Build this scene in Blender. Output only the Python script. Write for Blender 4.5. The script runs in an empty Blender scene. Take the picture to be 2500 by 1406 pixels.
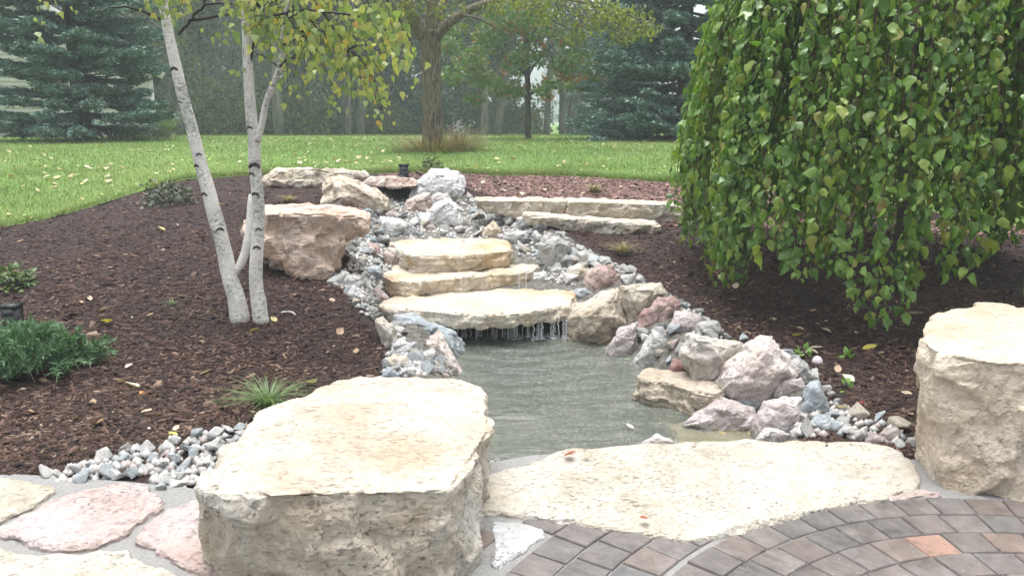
import bpy, bmesh, math, random
import numpy as np
from mathutils import Vector, Matrix
random.seed(7); RNG = np.random.default_rng(11)
SC = bpy.context.scene; COL = SC.collection
# ---------------------------------------------------------------- camera, sky, sun, exposure
F = 1962.0; PITCH = math.atan(403 / F); EYE = np.array([0.0, 0.0, 1.6])
cd = bpy.data.cameras.new('camera'); cam = bpy.data.objects.new('camera', cd); COL.objects.link(cam)
cd.sensor_width = 36; cd.lens = F / 2500 * 36; cd.clip_start = .05; cd.clip_end = 600
cam.location = EYE; cam.rotation_euler = (math.pi / 2 - PITCH, 0, 0); SC.camera = cam
W = bpy.data.worlds.new('World'); SC.world = W; W.use_nodes = True
nt = W.node_tree; nt.nodes.clear()
sky = nt.nodes.new('ShaderNodeTexSky'); sky.sky_type = 'NISHITA'; sky.sun_disc = False
sky.sun_elevation = math.radians(84); sky.sun_rotation = math.radians(-15); sky.dust_density = 6; sky.air_density = 1.0; sky.ozone_density = 1.0
hs = nt.nodes.new('ShaderNodeHueSaturation'); hs.inputs['Saturation'].default_value = .22
bg = nt.nodes.new('ShaderNodeBackground'); bg.inputs['Strength'].default_value = .15
wo = nt.nodes.new('ShaderNodeOutputWorld')
nt.links.new(sky.outputs[0], hs.inputs['Color']); nt.links.new(hs.outputs[0], bg.inputs['Color']); nt.links.new(bg.outputs[0], wo.inputs['Surface'])
sl = bpy.data.lights.new('sun', 'SUN'); sl.energy = .8; sl.angle = math.radians(50); sl.color = (1, .97, .93)
so = bpy.data.objects.new('sun', sl); COL.objects.link(so); so.rotation_euler = (math.radians(-6), 0, math.radians(15)); so.location = (0, 0, 30)
SC.view_settings.view_transform = 'Standard'; SC.view_settings.look = 'None'; SC.view_settings.gamma = 1; SC.view_settings.use_curve_mapping = False
SC.view_settings.exposure = 1.32
SC.cycles.use_denoising = True; SC.cycles.max_bounces = 6; SC.cycles.transparent_max_bounces = 12; SC.cycles.volume_bounces = 1
SC.cycles.diffuse_bounces = 3; SC.cycles.glossy_bounces = 3; SC.cycles.transmission_bounces = 4; SC.cycles.caustics_reflective = False; SC.cycles.caustics_refractive = False

# ---------------------------------------------------------------- projection helpers (photo pixels -> points on real surfaces)
def rays(px, py):
    px = np.asarray(px, float); py = np.asarray(py, float)
    dx = (px - 1250) / F; dy = -(py - 703) / F
    return np.stack([dx, math.cos(PITCH) + dy * math.sin(PITCH), -math.sin(PITCH) + dy * math.cos(PITCH)], -1)
def at_z(px, py, z=0.0):
    d = rays(px, py); return EYE + d * ((z - 1.6) / d[..., 2])[..., None]
def at_y(px, py, Y):
    d = rays(px, py); return EYE + d * (np.asarray(Y, float) / d[..., 1])[..., None]
def sm(t): t = np.clip(t, 0, 1); return t * t * (3 - 2 * t)
def vnoise(P, seed=0):
    P = np.asarray(P, float); i = np.floor(P).astype(np.int64); f = P - i; u = f * f * (3 - 2 * f); r = 0
    for a in (0, 1):
        for b in (0, 1):
            for c in (0, 1):
                h = ((i[:, 0] + a) * 374761393 + (i[:, 1] + b) * 668265263 + (i[:, 2] + c) * 2147483647 + seed * 1274126177) & 0xFFFFFFFF
                h = ((h ^ (h >> 13)) * 1274126177) & 0xFFFFFFFF; h = (h ^ (h >> 16)) & 0xFFFF
                w = (u[:, 0] if a else 1 - u[:, 0]) * (u[:, 1] if b else 1 - u[:, 1]) * (u[:, 2] if c else 1 - u[:, 2])
                r = r + w * (h / 65535.0)
    return r * 2 - 1
def fbm(P, seed=0, n=3):
    r = 0; a = 1
    for k in range(n): r = r + a * vnoise(P * 2 ** k, seed + k); a *= .5
    return r
def in_poly(x, y, poly):
    x = np.asarray(x); y = np.asarray(y); r = np.zeros(x.shape, bool); n = len(poly)
    for k in range(n):
        x0, y0 = poly[k]; x1, y1 = poly[(k + 1) % n]
        c = ((y0 > y) != (y1 > y)) & (x < (x1 - x0) * (y - y0) / (y1 - y0 + 1e-12) + x0); r ^= c
    return r
def sdist(x, y, poly):
    d = np.full(np.shape(x), 1e9); n = len(poly)
    for k in range(n):
        ax, ay = poly[k]; bx, by = poly[(k + 1) % n]; ex, ey = bx - ax, by - ay
        t = np.clip(((x - ax) * ex + (y - ay) * ey) / (ex * ex + ey * ey + 1e-12), 0, 1)
        d = np.minimum(d, np.hypot(x - ax - t * ex, y - ay - t * ey))
    return np.where(in_poly(x, y, poly), -d, d)

# ---------------------------------------------------------------- terrain
WATER = -0.12
POND_PX = [(1120, 815), (1105, 880), (1120, 930), (1150, 985), (1180, 1085), (1200, 1175), (1330, 1160), (1560, 1125), (1860, 1100), (1860, 1045), (1700, 995), (1600, 930),
           (1500, 850), (1395, 815), (1300, 795), (1120, 795)]
POND = [tuple(q[:2]) for q in at_z(*np.array(POND_PX, float).T, WATER)]
hLx = [[2, -.03], [3.4, -.03], [3.7, .03], [4.5, .11], [5.5, .23], [7, .43], [8.2, .57], [9.5, .70], [11, .83], [12, .9], [14.3, 1.07], [18, 1.15], [25, 1.18], [36, 1.02], [60, .85], [120, 1.2], [300, 1.5]]
hRx = [[2, -.03], [3.5, -.03], [3.7, .0], [5, .06], [6.9, .2], [7.5, .34], [8.3, .47], [8.75, .55], [8.95, .70], [10.8, .87], [12, .94], [14.3, 1.07], [18, 1.15], [25, 1.18], [36, 1.02], [60, .85], [120, 1.2], [300, 1.5]]
CH = np.array([[5.6, -1.1, -.9, .6, 1.4], [6.4, -1.25, -1.0, .6, 1.5], [7.0, -1.4, -1.2, .4, 1.25], [7.5, -1.7, -1.2, .25, 1.0], [8.2, -1.75, -1.3, .0, .6], [9, -1.7, -1.5, -.2, .25], [10.4, -1.7, -1.5, -.75, -.55], [11, -1.5, -1.4, -.9, -.8]])
def ground_z(x, y):
    x = np.asarray(x, float); y = np.asarray(y, float)
    L = np.interp(y, *np.array(hLx).T); R = np.interp(y, *np.array(hRx).T)
    w = sm((x + .6) / 1.4); h = L * (1 - w) + R * w
    # the left bed falls towards the pond bank, the right bed sinks a little under the mulberry
    h = h - .12 * np.exp(-((y - 5.2) / 1.0) ** 2) * sm((x + 1.9) / .9) * (1 - w)
    h = h + .035 * vnoise(np.stack([x * .8, y * .8, x * 0], -1).reshape(-1, 3), 3).reshape(x.shape) * sm((y - 3.8) / 1) * (1 - sm((y - 12) / 3))
    c = [np.interp(y, CH[:, 0], CH[:, k]) for k in range(1, 5)]
    m = sm((x - c[0]) / (c[1] - c[0])) * (1 - sm((x - c[2]) / (c[3] - c[2]))) * sm((y - 5.6) / .6) * (1 - sm((y - 10.75) / .5))
    ch = np.interp(y, [6.2, 6.5, 7.0, 7.5, 8.15, 9, 10.5, 11], [-.12, -.05, .1, .22, .36, .48, .60, .62])
    h = h * (1 - m) + np.minimum(h, ch) * m
    near = (np.abs(x) < 3) & (y > 3) & (y < 8)
    sd = np.full(x.shape, 9.0)
    if near.any(): sd[near] = sdist(x[near], y[near], POND)
    s = sm(sd / .28); h = np.where(sd > 0, h * s + np.minimum(h, WATER - .02) * (1 - s), WATER - .02 - .55 * sm(-sd / .55))
    return h
def gz(x, y): return float(ground_z(np.array([x]), np.array([y]))[0])
_T = np.concatenate([np.linspace(2.2, 14, 700), np.linspace(14, 60, 500)])
def ray_g(px, py, wat=True):
    d = rays(px, py); P = EYE + d[None] * _T[:, None]
    h = ground_z(P[:, 0], P[:, 1])
    if wat: h = np.maximum(h, np.where(P[:, 1] < 7, WATER, -9))
    k = np.argmax(P[:, 2] < h)
    return P[k]
EDGE_PX = [(0, 556), (140, 528), (250, 498), (350, 465), (450, 440), (610, 428), (800, 424), (990, 424), (1140, 425), (1300, 431), (1500, 440), (1650, 448)]
_e = np.array([ray_g(*q)[:2] for q in EDGE_PX]); print('edge', _e.round(2).tolist())
_ex = np.concatenate([[-150, -12, -8], _e[:, 0], [4, 8, 14, 150]]); _ey = np.concatenate([[-3, .5, 4.5], _e[:, 1], [9.2, 7.2, 3, -3]])
def edge_y(x):
    return np.interp(x, _ex, _ey) + .03 * np.sin(np.asarray(x) * 9) * np.cos(np.asarray(x) * 3.7)

# ---------------------------------------------------------------- mesh helpers
def tag(o, label=None, cat=None, group=None, kind=None):
    if label: o['label'] = label
    if cat: o['category'] = cat
    if group: o['group'] = group
    if kind: o['kind'] = kind
    return o
def fast_mesh(name, V, Fs, smooth=False):
    V = np.asarray(V, np.float32).reshape(-1, 3); Fs = [np.asarray(f, np.int32) for f in (Fs if isinstance(Fs, list) else [Fs]) if len(f)]
    me = bpy.data.meshes.new(name); me.vertices.add(len(V)); me.vertices.foreach_set('co', V.ravel())
    nl = sum(f.size for f in Fs); npoly = sum(len(f) for f in Fs)
    me.loops.add(nl); me.polygons.add(npoly)
    me.loops.foreach_set('vertex_index', np.concatenate([f.ravel() for f in Fs]))
    tot = np.concatenate([np.full(len(f), f.shape[1], np.int32) for f in Fs]); st = np.concatenate([[0], np.cumsum(tot)[:-1]]).astype(np.int32)
    me.polygons.foreach_set('loop_start', st)
    if smooth: me.polygons.foreach_set('use_smooth', np.ones(npoly, bool))
    me.update(calc_edges=True); return me
def add(name, me, mat=None, parent=None, loc=None):
    o = bpy.data.objects.new(name, me); COL.objects.link(o)
    if mat and me and not me.materials: me.materials.append(mat)
    if parent: o.parent = parent
    if loc is not None: o.location = loc
    return o
def empty(name, loc=(0, 0, 0), rz=0):
    o = bpy.data.objects.new(name, None); COL.objects.link(o); o.location = loc; o.rotation_euler = (0, 0, rz); o.empty_display_size = .1; return o
class MB:
    def __init__(s): s.v = []; s.q = []; s.t = []; s.n = 0
    def raw(s, V, q=None, t=None):
        V = np.asarray(V, float).reshape(-1, 3); s.v.append(V)
        if q is not None and len(q): s.q.append(np.asarray(q) + s.n)
        if t is not None and len(t): s.t.append(np.asarray(t) + s.n)
        s.n += len(V)
    def tube(s, path, rad, sides=8, caps=True, rough=0, seed=0):
        P = np.asarray(path, float); n = len(P); rad = np.broadcast_to(np.asarray(rad, float), (n,))
        T = np.gradient(P, axis=0); T /= np.linalg.norm(T, axis=1)[:, None] + 1e-9
        ref = np.array([1., 0, 0]) if abs(T[0][0]) < .8 else np.array([0, 1., 0])
        V = []
        for k in range(n):
            a = np.cross(T[k], ref); a /= np.linalg.norm(a) + 1e-9; b = np.cross(T[k], a); ref = -np.cross(T[k], a) if False else ref
            th = np.arange(sides) / sides * 2 * math.pi
            V.append(P[k] + rad[k] * (np.cos(th)[:, None] * a + np.sin(th)[:, None] * b))
        V = np.concatenate(V)
        if rough: 
            C = np.repeat(P, sides, 0); V = V + (V - C) * (rough * fbm(V * 14 + seed, seed, 2))[:, None]
        i = np.arange(n - 1)[:, None] * sides; j = np.arange(sides)[None]; j2 = (j + 1) % sides
        q = np.stack([i + j, i + j2, i + sides + j2, i + sides + j], -1).reshape(-1, 4)
        t = []
        if caps:
            V = np.concatenate([V, P[:1], P[-1:]]); c0 = n * sides; c1 = c0 + 1
            for k in range(sides): t += [[c0, (k + 1) % sides, k], [c1, (n - 1) * sides + k, (n - 1) * sides + (k + 1) % sides]]
        s.raw(V, q, t)
    def box(s, c, d, rz=0):
        V = np.array([[x, y, z] for x in (-.5, .5) for y in (-.5, .5) for z in (-.5, .5)]) * np.array(d)
        cc, ss = math.cos(rz), math.sin(rz); V = np.stack([V[:, 0] * cc - V[:, 1] * ss, V[:, 0] * ss + V[:, 1] * cc, V[:, 2]], -1) + np.array(c)
        s.raw(V, [[0, 1, 3, 2], [4, 6, 7, 5], [0, 4, 5, 1], [2, 3, 7, 6], [0, 2, 6, 4], [1, 5, 7, 3]])
    def mesh(s, name, smooth=False):
        Fs = []
        if s.q: Fs.append(np.concatenate(s.q))
        if s.t: Fs.append(np.concatenate(s.t))
        return fast_mesh(name, np.concatenate(s.v), Fs, smooth)
    def build(s, name, mat, parent=None, smooth=False, loc=None): return add(name, s.mesh(name, smooth), mat, parent, loc)
def curve(P, n=12):
    P = np.asarray(P, float); m = len(P)
    if m == 2: return np.linspace(P[0], P[1], n)
    Q = np.concatenate([[2 * P[0] - P[1]], P, [2 * P[-1] - P[-2]]]); out = []
    for t in np.linspace(0, m - 1, n):
        k = min(int(t), m - 2); u = t - k; a, b, c, d = Q[k:k + 4]
        out.append(.5 * ((2 * b) + (c - a) * u + (2 * a - 5 * b + 4 * c - d) * u * u + (3 * b - a - 3 * c + d) * u ** 3))
    return np.array(out)
def unit(v): v = np.asarray(v, float); return v / (np.linalg.norm(v, axis=-1, keepdims=True) + 1e-9)
def basis(D, N):
    D = unit(D); S = unit(np.cross(D, N)); N = np.cross(S, D); return S, D, N
def leaves(tmpl, pos, D, N, size):   # template (verts, faces): x across, y along, z out
    V, Fc = tmpl; S, D, N = basis(D, N); size = np.broadcast_to(np.asarray(size, float), (len(pos),))
    out = pos[:, None] + size[:, None, None] * (V[None, :, :1] * S[:, None] + V[None, :, 1:2] * D[:, None] + V[None, :, 2:3] * N[:, None])
    fc = (np.asarray(Fc)[None] + (np.arange(len(pos)) * len(V))[:, None, None]).reshape(-1, np.asarray(Fc).shape[1])
    return out.reshape(-1, 3), fc
def leaf_matrix(p, d, n, s):
    S, D, N = basis(np.array([d]), np.array([n])); M = Matrix.Identity(4)
    for r in range(3):
        M[r][0] = S[0][r] * s; M[r][1] = D[0][r] * s; M[r][2] = N[0][r] * s; M[r][3] = p[r]
    return M
def leaf_tmpl(w=.36, rows=(0, .15, .35, .6, .82, 1), prof=(.1, .75, 1, .8, .38, 0), fold=.22, droop=.25):
    V = []; Fc = []
    for y, k in zip(rows, prof):
        z = -droop * y * y
        if k > 0: V += [[-w * k, y, z + fold * w * k * (-1)], [0, y, z], [w * k, y, z + fold * w * k * (-1)]]
        else: V += [[0, y, z]]
    n = len(rows)
    for k in range(n - 2):
        a = 3 * k; Fc += [[a, a + 1, a + 4], [a, a + 4, a + 3], [a + 1, a + 2, a + 5], [a + 1, a + 5, a + 4]]
    a = 3 * (n - 2); Fc += [[a, a + 1, a + 3], [a + 1, a + 2, a + 3]]
    return np.array(V, float), np.array(Fc)
QUADLEAF = (np.array([[-.35, .35, -.05], [0, 0, 0], [.35, .35, -.05], [0, 1, -.12]], float), np.array([[0, 1, 2, 3]]))

# ---------------------------------------------------------------- materials
def newmat(name):
    m = bpy.data.materials.new(name); m.use_nodes = True; t = m.node_tree; b = t.nodes['Principled BSDF']
    return m, t, b
def nd(t, typ, **kw):
    n = t.nodes.new('ShaderNode' + typ)
    for k, v in kw.items():
        if k.startswith('_'): setattr(n, k[1:], v)
        else:
            n.inputs[k.replace('__', ' ')].default_value = v
    return n
def ramp(t, src, stops, interp='LINEAR'):
    r = t.nodes.new('ShaderNodeValToRGB'); e = r.color_ramp.elements; r.color_ramp.interpolation = interp
    while len(e) < len(stops): e.new(.5)
    for el, (p, c) in zip(e, stops): el.position = p; el.color = (*c, 1) if len(c) == 3 else c
    t.links.new(src, r.inputs[0]); return r.outputs[0]
def coords(t, scale=(1, 1, 1), rnd=True, obj=True):
    tc = t.nodes.new('ShaderNodeTexCoord'); src = tc.outputs['Object']
    if not obj:
        g = t.nodes.new('ShaderNodeNewGeometry'); src = g.outputs['Position']
    mp = t.nodes.new('ShaderNodeMapping'); mp.inputs['Scale'].default_value = scale
    t.links.new(src, mp.inputs['Vector']); 
    if rnd:
        oi = t.nodes.new('ShaderNodeObjectInfo'); mu = nd(t, 'Math', _operation='MULTIPLY'); mu.inputs[1].default_value = 73.0
        t.links.new(oi.outputs['Random'], mu.inputs[0]); cb = t.nodes.new('ShaderNodeCombineXYZ')
        for k in range(3): t.links.new(mu.outputs[0], cb.inputs[k])
        t.links.new(cb.outputs[0], mp.inputs['Location'])
    return mp.outputs[0]
def noise(t, vec, scale, detail=4, rough=.55, dist=0):
    n = nd(t, 'TexNoise', Scale=scale, Detail=detail, Roughness=rough, Distortion=dist); t.links.new(vec, n.inputs['Vector']); return n.outputs['Fac']
def mix(t, fac, a, b, mode='MIX'):
    m = t.nodes.new('ShaderNodeMix'); m.data_type = 'RGBA'; m.blend_type = mode
    if isinstance(fac, (int, float)): m.inputs[0].default_value = fac
    else: t.links.new(fac, m.inputs[0])
    for s, i in ((a, 6), (b, 7)):
        if isinstance(s, tuple): m.inputs[i].default_value = (*s, 1)
        else: t.links.new(s, m.inputs[i])
    return m.outputs[2]
def bump(t, b, h, strength=.5, dist=.02):
    n = nd(t, 'Bump', Strength=strength, Distance=dist); t.links.new(h, n.inputs['Height']); t.links.new(n.outputs[0], b.inputs['Normal'])
def stone_mat(name, c1, c2, c3, stain, speck=.5, rough=.62, patch=2.2, bumps=.6, dash=(22, 60, 34), stain_at=.60, speckcol=(.12, .10, .08)):
    m, t, b = newmat(name); v = coords(t)
    col = ramp(t, noise(t, v, patch, 5), [(.32, c1), (.5, c2), (.68, c3)])
    st = ramp(t, noise(t, v, patch * 1.7, 6, .65, .6), [(stain_at, (0, 0, 0)), (stain_at + .13, (1, 1, 1))])
    col = mix(t, st, col, stain)
    g = noise(t, v, 26, 6, .7); col = mix(t, .75, col, ramp(t, g, [(.3, (.55, .54, .53)), (.5, (1, 1, 1)), (.72, (1.12, 1.12, 1.12))]), 'MULTIPLY')
    d = noise(t, coords(t, dash), 1.4, 5, .6, .4)
    sp = ramp(t, d, [(.58 - .05 * speck, (0, 0, 0)), (.66, (min(1, speck * 1.4),) * 3)]); sp = mix(t, 1, sp, ramp(t, noise(t, v, 4.5, 4, .6), [(.38, (.12, .12, .12)), (.62, (1, 1, 1))]), 'MULTIPLY')
    col = mix(t, sp, col, speckcol)
    t.links.new(col, b.inputs['Base Color']); b.inputs['Roughness'].default_value = rough
    h = nd(t, 'Math', _operation='SUBTRACT'); hh = nd(t, 'Math', _operation='MULTIPLY_ADD'); t.links.new(noise(t, v, 9, 8, .65), hh.inputs[0]); hh.inputs[1].default_value = 1.6
    t.links.new(g, hh.inputs[2]); t.links.new(hh.outputs[0], h.inputs[0]); t.links.new(sp, h.inputs[1])
    bump(t, b, h.outputs[0], bumps, .03); return m
M = {}
M['cream'] = stone_mat('cream_limestone', (.40, .33, .245), (.505, .455, .375), (.54, .515, .46), (.48, .38, .25), .6)
M['cream2'] = stone_mat('buff_limestone', (.42, .33, .23), (.54, .46, .36), (.60, .54, .45), (.40, .25, .14), .35)
M['yellow'] = stone_mat('yellow_flagstone', (.38, .34, .265), (.465, .43, .365), (.50, .48, .43), (.42, .37, .29), .6, dash=(30, 62, 34), patch=3)
M['ochre'] = stone_mat('wet_ochre_limestone', (.48, .35, .20), (.56, .49, .39), (.59, .555, .49), (.46, .32, .16), .45, rough=.38)
M['pink'] = stone_mat('pink_limestone', (.46, .33, .28), (.55, .45, .40), (.58, .52, .48), (.38, .22, .18), .4)
M['pinkflag'] = stone_mat('pink_flagstone', (.38, .28, .25), (.43, .355, .335), (.44, .405, .405), (.42, .30, .26), .55, dash=(30, 62, 34), patch=3)
M['boulder'] = stone_mat('tan_pink_boulder', (.45, .31, .22), (.54, .42, .34), (.53, .45, .42), (.42, .28, .18), .3)
M['grey'] = stone_mat('grey_limestone', (.31, .31, .305), (.42, .42, .41), (.52, .51, .49), (.33, .28, .22), .25, rough=.5)
M['white'] = stone_mat('white_limestone', (.42, .43, .44), (.56, .56, .56), (.63, .62, .60), (.34, .33, .33), .4)
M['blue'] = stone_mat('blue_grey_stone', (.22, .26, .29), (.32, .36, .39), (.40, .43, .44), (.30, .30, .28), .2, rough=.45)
M['paleb'] = stone_mat('pale_pinkish_stone', (.46, .38, .34), (.56, .51, .48), (.60, .57, .55), (.42, .26, .17), .35)
M['buffgrey'] = stone_mat('buff_grey_stone', (.36, .32, .28), (.46, .43, .39), (.53, .50, .46), (.36, .29, .25), .45)
M['silt'] = stone_mat('silty_tan_stone', (.40, .29, .12), (.50, .38, .18), (.52, .43, .26), (.34, .27, .12), .2)
M['mauve'] = stone_mat('mauve_grey_stone', (.34, .29, .28), (.45, .40, .39), (.53, .50, .49), (.30, .20, .18), .25, rough=.5)
M['red'] = stone_mat('dusky_red_stone', (.28, .15, .14), (.36, .24, .22), (.45, .35, .32), (.24, .11, .11), .4, rough=.5)
M['tanwet'] = stone_mat('wet_tan_stone', (.34, .27, .18), (.42, .36, .28), (.48, .42, .34), (.30, .20, .10), .6, rough=.42)
M['greywhite'] = stone_mat('grey_white_flag', (.40, .40, .40), (.55, .55, .56), (.62, .62, .62), (.30, .30, .30), .7, dash=(34, 44, 30), patch=5)
RUB = {'blue-grey': (.36, .40, .42), 'light grey': (.50, .50, .49), 'mid grey': (.37, .37, .36), 'buff': (.46, .42, .35), 'brownish': (.34, .28, .24), 'dark grey': (.20, .21, .21), 'whitish': (.60, .60, .59)}
def pebble_mat(name, base):
    m, t, b = newmat(name.replace('-', '_').replace(' ', '_') + '_rubble'); v = coords(t); oi = t.nodes.new('ShaderNodeObjectInfo')
    c = ramp(t, oi.outputs['Random'], [(0, tuple(q * .85 for q in base)), (1, tuple(q * 1.15 for q in base))])
    g = noise(t, v, 12, 6, .7); c = mix(t, 1, c, ramp(t, g, [(.28, (.5, .5, .51)), (.5, (1, 1, 1)), (.7, (1.22, 1.2, 1.18))]), 'MULTIPLY')
    c = mix(t, ramp(t, noise(t, v, 4, 5, .65, 1), [(.56, (0, 0, 0)), (.64, (.55, .55, .55))]), c, (.54, .53, .50))
    t.links.new(c, b.inputs['Base Color']); b.inputs['Roughness'].default_value = .48; bump(t, b, g, .7, .04); return m
RUBM = {k: pebble_mat(k, v) for k, v in RUB.items()}; RUBK = ['blue-grey'] * 3 + ['light grey'] * 4 + ['mid grey'] * 4 + ['buff'] * 2 + ['brownish'] * 1 + ['dark grey'] * 2 + ['whitish'] * 2
def island_mat(name, stops, rough=.7, trans=0, spec=.5, obj=False, patch=None, wave=None):
    m, t, b = newmat(name)
    if obj: src = t.nodes.new('ShaderNodeObjectInfo').outputs['Random']
    else: src = t.nodes.new('ShaderNodeNewGeometry').outputs['Random Per Island']
    c = ramp(t, src, stops)
    if patch:
        v = coords(t, rnd=False, obj=False); c = mix(t, ramp(t, noise(t, v, patch[0], 3), [(.4, (0, 0, 0)), (.62, (patch[2],) * 3)]), c, patch[1])
    t.links.new(c, b.inputs['Base Color']); b.inputs['Roughness'].default_value = rough; b.inputs['Specular IOR Level'].default_value = spec
    if trans:
        tr = t.nodes.new('ShaderNodeBsdfTranslucent'); ms = t.nodes.new('ShaderNodeMixShader'); ms.inputs[0].default_value = trans
        t.links.new(mix(t, 1, c, (1.5, 1.6, .7), 'MULTIPLY'), tr.inputs['Color']); t.links.new(b.outputs[0], ms.inputs[1]); t.links.new(tr.outputs[0], ms.inputs[2])
        t.links.new(ms.outputs[0], t.nodes['Material Output'].inputs['Surface'])
    return m
MULB = [(0, (.055, .135, .025)), (.35, (.105, .225, .037)), (.7, (.17, .30, .047)), (.92, (.25, .345, .055)), (.975, (.27, .29, .05)), (.99, (.30, .28, .06)), (1, (.17, .10, .04))]
M['mulberry'] = island_mat('mulberry_leaf', MULB, .30, .28, .6, patch=(30, (.15, .22, .035), .3)); M['mulberry_one'] = island_mat('mulberry_leaf_single', MULB, .30, .28, .6, True, patch=(30, (.15, .22, .035), .3))
BIR = [(0, (.15, .23, .09)), (.3, (.23, .31, .12)), (.6, (.32, .38, .14)), (.90, (.43, .43, .14)), (.99, (.42, .36, .08)), (1, (.48, .26, .07))]
M['birchleaf'] = island_mat('birch_leaf', BIR, .42, .35); M['birchleaf_one'] = island_mat('birch_leaf_single', BIR, .42, .35, .5, True)
M['ashleaf'] = island_mat('ash_leaf', [(0, (.10, .15, .035)), (.5, (.17, .21, .045)), (1, (.30, .28, .06))], .5, .35)
M['mapleleaf'] = island_mat('maple_leaf', [(0, (.07, .15, .06)), (.6, (.12, .20, .07)), (.9, (.18, .22, .06)), (1, (.30, .12, .05))], .5, .35)
M['redleaf'] = island_mat('maple_red_leaf', [(0, (.24, .11, .06)), (1, (.30, .19, .08))], .5, .3)
M['forestleaf'] = island_mat('forest_leaf', [(0, (.025, .06, .035)), (.6, (.06, .105, .06)), (1, (.13, .19, .10))], .6, .2)
M['forestleaf2'] = island_mat('forest_leaf_olive', [(0, (.05, .085, .035)), (.6, (.11, .15, .06)), (1, (.20, .23, .10))], .6, .25)
M['spruce'] = island_mat('blue_spruce_needles', [(0, (.06, .12, .10)), (.5, (.13, .23, .19)), (1, (.30, .42, .36))], .6, 0)
M['spruce2'] = island_mat('green_spruce_needles', [(0, (.03, .06, .04)), (.5, (.06, .10, .07)), (1, (.10, .15, .10))], .6, 0)
M['juniper'] = island_mat('juniper_foliage', [(0, (.045, .12, .045)), (.5, (.08, .18, .075)), (1, (.17, .27, .15))], .6, .1)
M['shrub'] = island_mat('shrub_leaf', [(0, (.05, .07, .05)), (.6, (.09, .12, .08)), (1, (.16, .17, .11))], .5, .15)
M['greenshrub'] = island_mat('green_shrub_leaf', [(0, (.05, .10, .03)), (.7, (.09, .16, .05)), (1, (.2, .2, .06))], .5, .15)
M['sedge'] = island_mat('sedge_blade', [(0, (.09, .16, .06)), (1, (.18, .26, .10))], .5, .2)
M['straw'] = island_mat('straw_blade', [(0, (.18, .14, .07)), (.6, (.30, .25, .13)), (1, (.20, .24, .10))], .6, .2)
M['straw2'] = island_mat('dry_weed', [(0, (.20, .15, .09)), (.6, (.32, .25, .16)), (1, (.16, .18, .09))], .6, .2)
M['grass'] = island_mat('lawn_blade', [(0, (.08, .155, .045)), (.5, (.125, .205, .055)), (.9, (.17, .24, .07)), (1, (.28, .28, .13))], .5, .3, patch=(.55, (.20, .235, .085), .75))
M['chip'] = island_mat('bark_chip', [(0, (.018, .011, .009)), (.45, (.056, .031, .023)), (.75, (.10, .057, .041)), (.93, (.16, .105, .08)), (.985, (.24, .17, .12)), (1, (.40, .32, .24))], .8, 0, .25, patch=(1.1, (.030, .021, .018), .62))
M['redchip'] = island_mat('red_bark_chip', [(0, (.07, .032, .027)), (.45, (.15, .072, .058)), (.8, (.22, .118, .098)), (.97, (.28, .18, .15)), (1, (.42, .34, .26))], .6)
M['litter'] = island_mat('dead_leaf', [(0, (.25, .15, .08)), (.3, (.40, .28, .18)), (.6, (.52, .42, .32)), (.85, (.46, .38, .32)), (1, (.45, .40, .14))], .6, .1, obj=True)
M['lawnlitter'] = island_mat('lawn_dead_leaf', [(0, (.30, .18, .08)), (.3, (.48, .38, .22)), (.6, (.62, .54, .40)), (.8, (.55, .5, .18)), (1, (.55, .50, .42))], .6, .1, obj=True)
M['lawnlitter2'] = island_mat('lawn_leaf_bits', [(0, (.30, .18, .08)), (.4, (.5, .42, .2)), (1, (.6, .52, .36))], .6)
def plain(name, c, rough=.6, spec=.5, metal=0):
    m, t, b = newmat(name); b.inputs['Base Color'].default_value = (*c, 1); b.inputs['Roughness'].default_value = rough; b.inputs['Specular IOR Level'].default_value = spec; b.inputs['Metallic'].default_value = metal; return m
def bark_mat(name, c1, c2, scale, strength=.8, moss=None):
    m, t, b = newmat(name); v = coords(t, scale); n = noise(t, v, 1, 6, .65, .3)
    c = ramp(t, n, [(.40, c1), (.58, c2)])
    if moss: c = mix(t, ramp(t, noise(t, coords(t), 1.3, 4), [(.45, (0, 0, 0)), (.65, (.7, .7, .7))]), c, moss)
    t.links.new(c, b.inputs['Base Color']); b.inputs['Roughness'].default_value = .8; bump(t, b, n, strength, .04); return m
M['ashbark'] = bark_mat('ash_bark', (.05, .042, .03), (.21, .18, .125), (34, 34, 6), 1, (.15, .145, .075))
M['darkbark'] = bark_mat('dark_bark', (.05, .045, .04), (.12, .11, .095), (14, 14, 3))
M['farbark'] = bark_mat('far_bark', (.11, .11, .095), (.22, .22, .18), (8, 8, 1.5))
M['sprucebark'] = bark_mat('spruce_bark', (.03, .024, .02), (.08, .065, .055), (10, 10, 4))
M['twig'] = plain('brown_twig', (.10, .055, .035), .6); M['darktwig'] = plain('dark_birch_twig', (.03, .025, .022), .6)
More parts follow.
